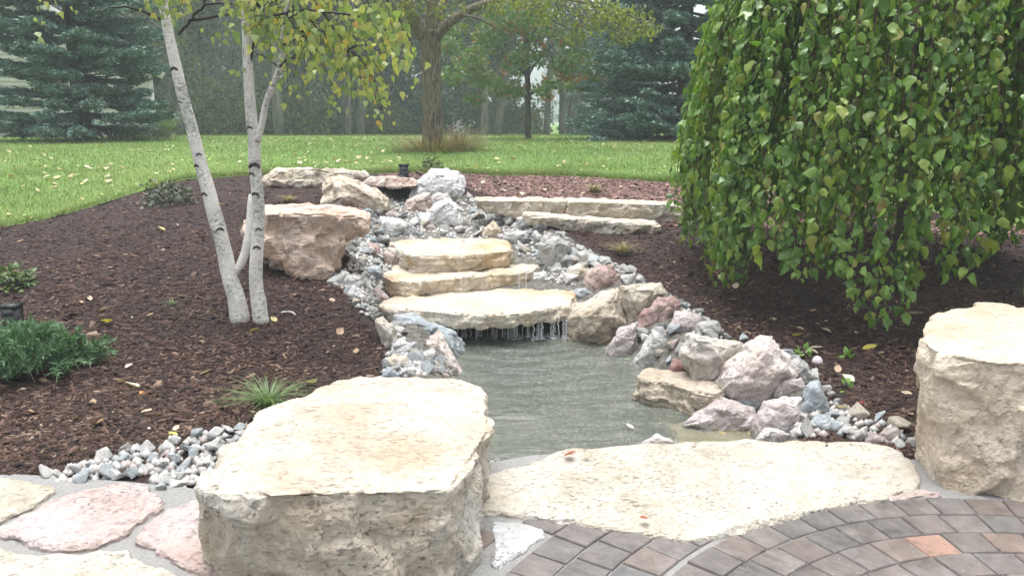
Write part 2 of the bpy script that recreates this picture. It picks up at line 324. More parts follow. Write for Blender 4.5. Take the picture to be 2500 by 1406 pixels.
def birch_bark():
    m, t, b = newmat('white_birch_bark'); v = coords(t, rnd=False)
    base = ramp(t, noise(t, v, 5, 5), [(.35, (.52, .51, .48)), (.6, (.72, .70, .66))])
    sp = ramp(t, noise(t, coords(t, (40, 40, 64), False), 1, 4, .7), [(.50, (0, 0, 0)), (.55, (1, 1, 1))])
    zone = ramp(t, noise(t, v, 3.2, 3), [(.42, (.12, .12, .12)), (.66, (1, 1, 1))])
    c = mix(t, mix(t, 1, sp, zone, 'MULTIPLY'), base, (.10, .11, .10))
    ln = ramp(t, noise(t, coords(t, (5, 5, 42), False), 1, 3, .6), [(.66, (0, 0, 0)), (.72, (.75, .75, .75))]); c = mix(t, ln, c, (.09, .075, .065))
    gn = ramp(t, noise(t, v, 7, 4), [(.55, (0, 0, 0)), (.72, (.55, .55, .55))]); c = mix(t, gn, c, (.27, .33, .29))
    t.links.new(c, b.inputs['Base Color']); b.inputs['Roughness'].default_value = .6; bump(t, b, sp, -.3, .01); return m
M['birch'] = birch_bark(); M['scar'] = plain('birch_scar', (.06, .052, .046), .85)
def ground_mat(name, stops, scale, stretch=(1, 1, 1), rough=.9, extra=None, spec=.3):
    m, t, b = newmat(name); v = coords(t, stretch, False); n = noise(t, v, scale, 8, .7)
    c = ramp(t, n, stops)
    if extra: c = mix(t, ramp(t, noise(t, v, extra[0], 4), [(.42, (0, 0, 0)), (.6, (extra[2],) * 3)]), c, extra[1])
    t.links.new(c, b.inputs['Base Color']); b.inputs['Roughness'].default_value = rough; b.inputs['Specular IOR Level'].default_value = spec; bump(t, b, n, .6, .03); return m
M['mulch'] = ground_mat('mulch', [(.3, (.014, .009, .009)), (.5, (.03, .018, .017)), (.7, (.06, .036, .033))], 30)
M['turf'] = ground_mat('turf', [(.3, (.07, .15, .03)), (.5, (.115, .21, .045)), (.7, (.16, .26, .06))], 22, extra=(.3, (.16, .22, .06), .7))
M['mortar'] = ground_mat('mortar', [(.3, (.22, .22, .215)), (.7, (.33, .33, .32))], 60)
def brick_mat():
    m, t, b = newmat('tumbled_paver'); v = coords(t); oi = t.nodes.new('ShaderNodeObjectInfo')
    c = ramp(t, oi.outputs['Random'], [(0, (.105, .10, .098)), (.25, (.138, .122, .115)), (.5, (.118, .106, .10)), (.7, (.152, .125, .11)), (.85, (.112, .11, .11)), (1, (.175, .128, .108))])
    g = noise(t, v, 12, 6, .7); c = mix(t, 1, c, ramp(t, g, [(.3, (.6, .6, .6)), (.5, (1, 1, 1)), (.7, (1.35, 1.3, 1.28))]), 'MULTIPLY')
    sp = ramp(t, noise(t, v, 120, 2), [(.70, (0, 0, 0)), (.76, (1, 1, 1))]); c = mix(t, sp, c, (.5, .5, .48))
    sm_ = ramp(t, noise(t, v, 5, 5, .7), [(.5, (0, 0, 0)), (.75, (.35, .35, .35))]); c = mix(t, sm_, c, (.34, .33, .32))
    t.links.new(c, b.inputs['Base Color']); b.inputs['Roughness'].default_value = .32
    bump(t, b, noise(t, coords(t, (6, 22, 10)), 1, 6, .6), .5, .012); return m
M['brick'] = brick_mat(); M['redbrick'] = stone_mat('orange_red_paver', (.24, .15, .115), (.29, .18, .14), (.33, .24, .19), (.25, .15, .12), .2, rough=.45, bumps=.3)
def water_mat():
    m, t, b = newmat('murky_pond_water'); v = coords(t, rnd=False)
    b.inputs['Base Color'].default_value = (.165, .185, .155, 1); b.inputs['Roughness'].default_value = .08; b.inputs['IOR'].default_value = 1.6; b.inputs['Specular IOR Level'].default_value = 1.0
    n1 = noise(t, coords(t, (3.5, 7, 1), False), 1.0, 5, .65, 1.6); n2 = noise(t, v, 30, 4, .6)
    a = nd(t, 'Math', _operation='MULTIPLY_ADD'); a.inputs[1].default_value = .32; t.links.new(n2, a.inputs[0]); t.links.new(n1, a.inputs[2])
    bm_ = nd(t, 'Bump', Strength=.75, Distance=.045); t.links.new(a.outputs[0], bm_.inputs['Height']); t.links.new(bm_.outputs[0], b.inputs['Normal'])
    tr = t.nodes.new('ShaderNodeBsdfTransparent'); tr.inputs['Color'].default_value = (.85, .88, .76, 1); ms = t.nodes.new('ShaderNodeMixShader'); ms.inputs[0].default_value = .48
    t.links.new(b.outputs[0], ms.inputs[1]); t.links.new(tr.outputs[0], ms.inputs[2]); t.links.new(ms.outputs[0], t.nodes['Material Output'].inputs['Surface']); return m
M['water'] = water_mat()
def froth(tp):
    m, t, b = newmat('falling_water' if tp < .5 else 'thin_water_film'); b.inputs['Base Color'].default_value = (.8, .84, .86, 1); b.inputs['Roughness'].default_value = .1
    tr = t.nodes.new('ShaderNodeBsdfTransparent'); ms = t.nodes.new('ShaderNodeMixShader'); ms.inputs[0].default_value = tp
    t.links.new(b.outputs[0], ms.inputs[1]); t.links.new(tr.outputs[0], ms.inputs[2]); t.links.new(ms.outputs[0], t.nodes['Material Output'].inputs['Surface']); return m
M['froth'] = froth(.35); M['film'] = froth(.72)
M['black'] = plain('black_metal', (.012, .013, .014), .35); M['lens'] = plain('dark_lens', (.05, .06, .065), .1); M['cable'] = plain('black_rubber', (.012, .012, .012), .5)
M['siding'] = plain('pale_vinyl_siding', (.80, .75, .82), .5); M['trim'] = plain('white_trim', (.78, .78, .78), .5); M['roof'] = ground_mat('shingles', [(.3, (.09, .085, .09)), (.7, (.16, .15, .16))], 6)
M['shell'] = plain('pale_shell', (.62, .55, .58), .5); M['hose'] = plain('white_plastic', (.72, .72, .70), .4)
def solid(name, c, rough=.5): return island_mat(name, [(0, c), (1, c)], rough, .15)
M['l_red'] = solid('red_leaf', (.33, .09, .06)); M['l_yel'] = solid('yellow_leaf', (.60, .52, .10)); M['l_grn'] = solid('green_leaf', (.16, .30, .06)); M['l_org'] = solid('orange_leaf', (.45, .20, .07)); M['l_pale'] = solid('pale_leaf', (.58, .50, .42)); M['l_dred'] = solid('dark_red_leaf', (.16, .035, .04))
#@@SETTING
# ---------------------------------------------------------------- ground sheets
def grid_mesh(name, X, Y, zf):
    gx, gy = np.meshgrid(X, Y); z = zf(gx, gy); n, m = gx.shape
    V = np.stack([gx, gy, z], -1).reshape(-1, 3); i = np.arange(n - 1)[:, None] * m + np.arange(m - 1)[None]
    return V, np.stack([i, i + 1, i + m + 1, i + m], -1).reshape(-1, 4)
X1 = np.concatenate([np.linspace(-14, -3.5, 60), np.linspace(-3.45, 3.45, 150), np.linspace(3.5, 14, 60)])
V, Q = grid_mesh('m', X1, np.linspace(1.2, 13.5, 260), lambda x, y: ground_z(x, y) - .5 * sm((y - edge_y(x) - .25) / .3))
tag(add('mulch_bed', fast_mesh('mulch_bed', V, Q, True), M['mulch']), kind='structure')
X2 = np.concatenate([-np.geomspace(160, 9, 40), np.linspace(-8.9, 6, 170), np.geomspace(6.1, 160, 40)])
U = np.concatenate([np.linspace(0, 6, 60), np.geomspace(6.3, 250, 60)])
gx, gu = np.meshgrid(X2, U); gy = edge_y(gx) + gu
zz = ground_z(gx, gy) + .022 * sm(gu / .08)
n_, m_ = gx.shape; V = np.stack([gx, gy, zz], -1).reshape(-1, 3); i = np.arange(n_ - 1)[:, None] * m_ + np.arange(m_ - 1)[None]
tag(add('lawn', fast_mesh('lawn', V, np.stack([i, i + 1, i + m_ + 1, i + m_], -1).reshape(-1, 4), True), M['turf']), kind='structure')
# patio: a mortar bed that carries the flagstones and pavers
PATIO = [(-4.5, 1.0), (4.5, 1.0), (4.5, 3.45), (2.2, 3.62), (1.6, 3.78), (.9, 3.8), (.1, 3.72), (-.3, 3.55), (-1.2, 3.30), (-1.75, 3.42), (-2.3, 3.5), (-4.5, 3.6)]
mb = MB(); pv = [(x, y, -.005) for x, y in PATIO] + [(x, y, -.25) for x, y in PATIO]; n = len(PATIO)
bm = bmesh.new(); vs = [bm.verts.new(q) for q in pv]; bm.faces.new(vs[:n])
for k in range(n): bm.faces.new([vs[k], vs[k + n], vs[(k + 1) % n + n], vs[(k + 1) % n]])
bmesh.ops.triangulate(bm, faces=[f for f in bm.faces if len(f.verts) > 4]); bmesh.ops.recalc_face_normals(bm, faces=bm.faces)
me = bpy.data.meshes.new('patio'); bm.to_mesh(me); bm.free(); patio = tag(add('patio', me, M['mortar']), kind='structure')

# dark gravelly bed under the stream and pond rubble
V, Q = grid_mesh('bed', np.linspace(-2.1, 2.2, 130), np.linspace(3.65, 11, 220), lambda x, y: ground_z(x, y) + .014); c = V[Q].mean(1)
_c = [np.interp(c[:, 1], CH[:, 0], CH[:, k]) for k in (1, 4)]; _k = ((c[:, 1] > 5.9) & (c[:, 1] < 10.9) & (c[:, 0] > _c[0] + .08) & (c[:, 0] < _c[1] - .1)) | (sdist(c[:, 0], c[:, 1], POND) < .34); _k &= ~((c[:, 1] < 4.05) & (c[:, 2] > -.03))
tag(add('stream_bed', fast_mesh('stream_bed', V, Q[_k], True), ground_mat('stream_gravel', [(.32, (.045, .042, .038)), (.5, (.12, .115, .10)), (.68, (.24, .235, .215))], 26)), kind='structure')
# ---------------------------------------------------------------- stones: closed hulls fused by voxel remeshing, then chipped
STONES = []; FOOT = []
def stone(name, hulls, mat, voxel, amp, label=None, cat=None, group=None, parent=None, seed=0, foot=True, strata=0, flat=0, face=0):
    bm = bmesh.new()
    for H in hulls:
        if isinstance(H, tuple):  # (outline Nx3 top, thickness) -> prism
            top, th = H; n = len(top); vt = [bm.verts.new(q) for q in top]; vb = [bm.verts.new((q[0], q[1], q[2] - (th if np.isscalar(th) else th[k]))) for k, q in enumerate(top)]
            a = sum(top[k][0] * top[(k + 1) % n][1] - top[(k + 1) % n][0] * top[k][1] for k in range(n))
            o = 1 if a > 0 else -1
            f1 = bm.faces.new(vt[::o]); f2 = bm.faces.new(vb[::-o])
            for k in range(n):
                q = [vt[k], vb[k], vb[(k + 1) % n], vt[(k + 1) % n]]; bm.faces.new(q[::o])
            bmesh.ops.triangulate(bm, faces=[f1, f2])
        else:
            vv = [bm.verts.new(q) for q in H]; r = bmesh.ops.convex_hull(bm, input=vv)
            bmesh.ops.delete(bm, geom=list({g for g in r['geom_interior'] + r['geom_unused'] if isinstance(g, bmesh.types.BMVert)}), context='VERTS')
    bmesh.ops.recalc_face_normals(bm, faces=bm.faces)
    P = np.array([v.co for v in bm.verts]); c = P.mean(0); c[2] = P[:, 2].min()
    for v in bm.verts: v.co -= Vector(c)
    me = bpy.data.meshes.new(name); bm.to_mesh(me); bm.free(); o = add(name, me, None, None, c)
    md = o.modifiers.new('r', 'REMESH'); md.mode = 'VOXEL'; md.voxel_size = voxel
    STONES.append((o, mat, amp, seed or len(STONES) + 1, strata, flat, face))
    if parent: o.parent = parent
    tag(o, label, cat, group)
    if foot:
        hp = P[:, :2]; FOOT.append((hp.mean(0), hp))
    return o
def finish_stones():
    dg = bpy.context.evaluated_depsgraph_get()
    res = [bpy.data.meshes.new_from_object(s[0].evaluated_get(dg)) for s in STONES]
    for (o, mat, amp, seed, strata, flat, face), me in zip(STONES, res):
        o.modifiers.clear(); old = o.data; me.name = o.name; o.data = me; bpy.data.meshes.remove(old)
        n = len(me.vertices); co = np.empty(n * 3, np.float32); me.vertices.foreach_get('co', co); co = co.reshape(-1, 3).astype(float)
        no = np.empty(n * 3, np.float32); me.vertices.foreach_get('normal', no); no = no.reshape(-1, 3)
        f = 0.16 / max(amp, .006)
        f = min(max(f, 3.0), 14.0)
        q = co * f + seed * 7.31; rs = np.random.default_rng(seed); k = 1 - flat * sm((no[:, 2] - .45) / .4); ext = co.max(0) - co.min(0)
        def chips_(nc, a_, tilt):
            pts = co[rs.integers(0, n, nc)] + rs.normal(0, .02, (nc, 3)) * ext; w = co + .02 * ext.mean() * np.stack([vnoise(q * 1.3, seed + 40 + j) for j in range(3)], -1)
            b1 = np.full(n, 1e9); b2 = np.full(n, 1e9); i1 = np.zeros(n, int); i2 = np.zeros(n, int)
            for j in range(nc):
                dd = np.sqrt(((w - pts[j]) ** 2).sum(1)); m1 = dd < b1; m2 = ~m1 & (dd < b2)
                b2[m1] = b1[m1]; i2[m1] = i1[m1]; b1[m1] = dd[m1]; i1[m1] = j; b2[m2] = dd[m2]; i2[m2] = j
            g = rs.normal(0, tilt, (nc, 3)); off = rs.normal(0, a_, nc); ev = lambda ix: np.clip(off[ix] + ((co - pts[ix]) * g[ix]).sum(1), -2.2 * a_, 2.2 * a_)
            u = sm(.5 + (b2 - b1) / (.05 * ext.mean() + .012)); return u * ev(i1) + (1 - u) * ev(i2)
        big = max(ext.max(), .1); nc1 = int(np.clip(26 * (big / .4), 16, 80)); d = chips_(nc1, amp * .75, .16) + chips_(nc1 * 4, amp * .32, .14)
        d = d + amp * (.35 * vnoise(q * .5, seed) + .22 * vnoise(q * 2.2, seed + 9) + .25 * (np.abs(vnoise(q * 5, seed + 12)) * 2 - .7))
        if strata:
            s_ = co[:, 2] / strata + .35 * vnoise(q * .4, seed + 3); d = d + .6 * amp * (s_ - np.floor(s_) - .5) * (1 - np.abs(no[:, 2]))
        co = co + no * (d * k)[:, None]
        # knocked-off arrises
        rim = sm(1 - np.abs(np.abs(no[:, 2]) - .6) / .35); co = co - no * (rim * amp * 1.9 * np.clip(fbm(co * 9 + seed, seed + 31, 3) + .3, 0, 1.3))[:, None]
        me.vertices.foreach_set('co', co.astype(np.float32).ravel()); me.polygons.foreach_set('use_smooth', np.zeros(len(me.polygons), bool))
        me.materials.clear(); me.materials.append(mat); me.update()
def Z(u, v, ox, oy, s): return (ox + u / s, oy + v / s)
def zl(L, ox, oy, s): return [Z(u, v, ox, oy, s) for u, v in L]
def rock(name, px, mat, label, D=None, base=None, Y=None, group=None, cat='rock', voxel=None, amp=None, front=.5, sink=.1, topfrac=.62, shift=(0, -.08), ridge=None):
    px = np.array(px, float); px = px.mean(0) + (px - px.mean(0)) * 1.05; lo = px[np.argmax(px[:, 1])] if base is None else np.array(base, float)
    G = ray_g(*lo); Yf = G[1] if Y is None else Y
    w = (px[:, 0].max() - px[:, 0].min()) / F * Yf * 1.03; hgt = (px[:, 1].max() - px[:, 1].min()) / F * Yf
    if D is None: D = .62 * min(w, 1.5 * hgt) + .18 * w
    ymin, ymax = px[:, 1].min(), px[:, 1].max(); hf = (ymax - px[:, 1]) / (ymax - ymin)
    fr = .12 + (topfrac - .12) * hf
    O = at_y(px[:, 0], px[:, 1], Yf + fr * D)
    c = px.mean(0) + np.array(shift) * (px.max(0) - px.min(0))
    pf = c + (px - c) * front; Fp = at_y(pf[:, 0], pf[:, 1], Yf + .02 * D + .10 * D * (hf > .5))
    pb = c + (px - c) * .7; B = at_y(pb[:, 0], pb[:, 1], Yf + D)
    low = O[hf < .5].copy(); low[:, 2] -= sink; low2 = low.copy(); low2[:, 1] += .6 * D
    pts = [O, Fp, B, low, low2]
    if ridge: pts.append(np.array([at_y(a, b, Yf + fq * D) for a, b, fq in ridge]))
    size = math.sqrt(w * max(hgt, .05))
    return stone(name, [np.concatenate(pts)], mat, voxel or max(.007, size * .026), amp if amp is not None else size * .024, label, cat, group)
def slab(name, px, ztop, th, mat, label, voxel=.018, amp=.012, cat='slab', group=None, parent=None, sink=0, zback=None, strata=.05, flat=.55, jag=.012):
    px = np.array(px, float); P = at_z(px[:, 0], px[:, 1], ztop)
    Q_ = []
    for k in range(len(P)):
        a, b = P[k], P[(k + 1) % len(P)]; m = max(1, int(np.linalg.norm(b - a) / .07)); d = b - a; nrm = np.array([-d[1], d[0], 0]); nrm /= np.linalg.norm(nrm) + 1e-9
        for j in range(m):
            q = a + d * j / m; q = q + nrm * jag * float(fbm(np.array([q * 6 + k]), 4, 3)[0]); Q_.append(q)
    return stone(name, [(np.array(Q_), th)], mat, voxel, amp, label, cat, group, parent, strata=strata, flat=flat)

# hero bench boulder in front
def hero():
    zt = .40
    top = np.array([(492, 1182), (560, 1095), (600, 1035), (690, 985), (830, 935), (900, 922), (1010, 918), (1120, 922), (1172, 938), (1188, 985), (1192, 1050), (1140, 1130), (1098, 1185), (1080, 1190), (900, 1190), (700, 1200), (560, 1215)], float)
    T = at_z(top[:, 0], top[:, 1], zt); T[:, 2] += .012 * np.sin(T[:, 0] * 5) - .03 * sm((-T[:, 0] - .9) / .5)
    P = [tuple(q) for q in T]
    yb = T[:, 1].max(); yf = 2.72
    # one mass: the front runs down past the frame, the left end tapers in below the top
    fr = T[[0, 13, 14, 15, 16]] + np.array([0, -.015, -.10]); lowl = T[[0, 1, 2]] - np.array([0, 0, .1])
    bot = np.array([[-1.04, 2.66, -.1], [-.6, 2.50, -.1], [-.22, 2.53, -.1], [-.11, 2.66, -.1], [-.12, yb - .05, -.1], [-1.08, yb - .2, -.1], [-1.16, 2.86, -.1]])
    H1 = np.concatenate([T, fr, lowl, bot]); H2 = H1[:17]; H3 = bot + np.array([0, .02, .05])
    return stone('bench_boulder', [H1], M['cream'], .009, .016, 'big cream bench-shaped boulder with rough undercut front at the pond corner', 'boulder', flat=.72)
hero()
def upright():
    yf = 3.36
    top = np.array([(2247, 800), (2260, 785), (2330, 752), (2400, 740), (2460, 742), (2560, 760), (2700, 775), (2780, 880), (2640, 890), (2500, 885), (2400, 880), (2290, 858), (2262, 840)], float)
    T = at_z(top[:, 0], top[:, 1], .60)
    fb = at_z(np.array([2275, 2310, 2500, 2700]), np.array([1160, 1200, 1235, 1260]), -.02); bb = at_z(np.array([2244., 2700]), np.array([1108., 1108]), -.02); lb = at_z(np.array([2238.]), np.array([1115.]), .0)
    fm = at_y(np.array([2290, 2296, 2500]), np.array([900, 1010, 1000]), 3.42); lm = at_y(np.array([2248, 2243]), np.array([880, 1010]), 3.62)
    return stone('standing_block', [np.concatenate([T, fb, bb, lb, fm, lm])], M['cream2'], .009, .011, 'tall squared buff stone block standing at the right edge of the patio', 'boulder', flat=.55)
upright()
# big split boulder left of the steps
def big_boulder():
    s = lambda L: np.array(zl(L, 560, 380, 3.348))
    gy = ray_g(*Z(700, 1030, 560, 380, 3.348))[1]; Yf = gy + .02; print('big boulder Y', gy)
    ft = s([(285, 480), (480, 475), (770, 500), (1080, 495), (1140, 520)]); bt = s([(230, 405), (400, 395), (800, 390), (1000, 415), (1120, 460)])
    fl = s([(300, 620), (560, 660), (800, 690), (930, 690), (1080, 640), (1130, 560)])
    A = np.concatenate([at_y(ft[:, 0], ft[:, 1], Yf + .05), at_y(bt[:, 0], bt[:, 1], Yf + .75), at_y(fl[:, 0], fl[:, 1], Yf + .08), at_y(fl[:, 0], fl[:, 1], Yf + .7)])
    lo = s([(300, 500), (900, 560), (930, 720), (840, 960), (780, 1030), (600, 995), (430, 925), (250, 820), (240, 600)])
    B = np.concatenate([at_y(lo[:, 0], lo[:, 1], Yf + .10 - .07 * (lo[:, 1] > 590)), at_y(lo[:, 0], lo[:, 1], Yf + .75) - np.array([0, 0, .1])])
    le = s([(130, 640), (150, 560), (200, 500), (300, 470), (300, 800), (220, 760), (150, 690)])
    C = np.concatenate([at_y(le[:, 0], le[:, 1], Yf + .22), at_y(le[:, 0], le[:, 1], Yf + .7)])
    return stone('split_boulder', [A, B, C], M['boulder'], .014, .021, 'large tan and pink split boulder behind the birch trunks', 'boulder', flat=.5)
big_boulder()
# stone steps of the waterfall
z5 = lambda L: zl(L, 750, 380, 3.515); z6 = lambda L: zl(L, 1100, 400, 3.515); z7 = lambda L: zl(L, 1300, 640, 2.5); z8 = lambda L: zl(L, 750, 650, 2.811); zb = lambda L: zl(L, 560, 380, 3.348); z2 = lambda L: zl(L, 0, 900, 2.779)
slab('waterfall_slab', [(917, 742), (960, 722), (1010, 712), (1300, 690), (1395, 690), (1408, 705), (1398, 735), (1395, 745), (1310, 757), (1270, 764), (1170, 770), (1090, 762), (1010, 757), (950, 752)], .135, .115, M['ochre'], 'lowest wide cream slab with water dripping off its lip into the pond', .016, .012)
slab('waterfall_slab', [(934, 668), (960, 652), (1000, 640), (1310, 632), (1320, 645), (1300, 660), (1285, 664), (1180, 672), (1080, 682), (1000, 688), (960, 684)], .265, .15, M['ochre'], 'middle ochre slab step wet along its back between two thick slabs', .016, .013)
slab('waterfall_slab', [(950, 592), (1000, 583), (1230, 583), (1248, 600), (1245, 612), (1180, 620), (1100, 624), (1010, 625), (990, 620)], .42, .16, M['ochre'], 'uppermost slab step with a small red leaf on its pale top', .016, .014)
# bearing stone and dark recess under the lowest slab
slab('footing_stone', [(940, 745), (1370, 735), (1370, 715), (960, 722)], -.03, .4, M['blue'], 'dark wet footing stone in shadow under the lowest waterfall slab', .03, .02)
slab('submerged_ledge', [(1590, 935), (1680, 950), (1760, 985), (1830, 1040), (1840, 1080), (1660, 1085), (1640, 1040), (1690, 1010), (1600, 985)], -.126, .2, M['silt'], 'yellowish stone ledge just under the shallow water at the right', .02, .012, cat='rock')
slab('rock', z7([(632, 690), (700, 645), (860, 648), (1010, 690), (1150, 728), (1195, 775), (1120, 808), (960, 775), (820, 735), (680, 718)]), .035, .19, M['tanwet'], 'long flat wet tan slab lying at the water edge', .012, .012, cat='rock')
# upper ledges
rock('ledge_slab', zb([(255, 195), (380, 122), (700, 115), (1080, 128), (1132, 170), (960, 222), (750, 250), (640, 245), (450, 265), (270, 245)]), M['cream'], 'long pale ledge slab at the top of the left mulch bed by the lawn', D=.75, cat='slab', topfrac=.95, front=.9, shift=(0, .15), amp=.016)
def ledge(px, Yf, D, th, mat, label, **k):
    return slab('ledge_slab', px, None, th, mat, label, **k)
def ledge2(tf, Yf, D, bot, mat, label, amp=.012):
    tf = np.array(tf, float); A = at_y(tf[:, 0], tf[:, 1], Yf); bt = np.array(bot, float); Bm = at_y(bt[:, 0], bt[:, 1], Yf + .01); up = np.array([0, D, .0]); Bl = Bm - np.array([0, 0, .08])
    return stone('ledge_slab', [np.concatenate([A, Bm, A + up, Bm + up, Bl, Bl + up])], mat, .018, amp, label, 'slab', flat=.5)
ledge2(z6([(200, 315), (285, 318), (700, 325), (960, 330), (995, 320)]), 8.78, .42, z6([(280, 355), (560, 405), (740, 425), (940, 422), (990, 395)]), M['cream'], 'cream ledge slab beside the rubble stream, left of the seam')
ledge2(z6([(1005, 335), (1050, 320), (1500, 345), (1790, 350), (1990, 365)]), 8.66, .46, z6([(1000, 410), (1300, 452), (1550, 470), (1790, 455), (1990, 450)]), M['cream'], 'cream ledge slab right of the seam running behind the mulberry')
ledge2(z6([(630, 440), (830, 470), (1200, 500), (1550, 520), (1800, 520)]), 8.34, .40, z6([(640, 450), (830, 490), (1150, 540), (1500, 568), (1790, 570)]), M['cream'], 'thin lower ledge slab stepping out below the other two')
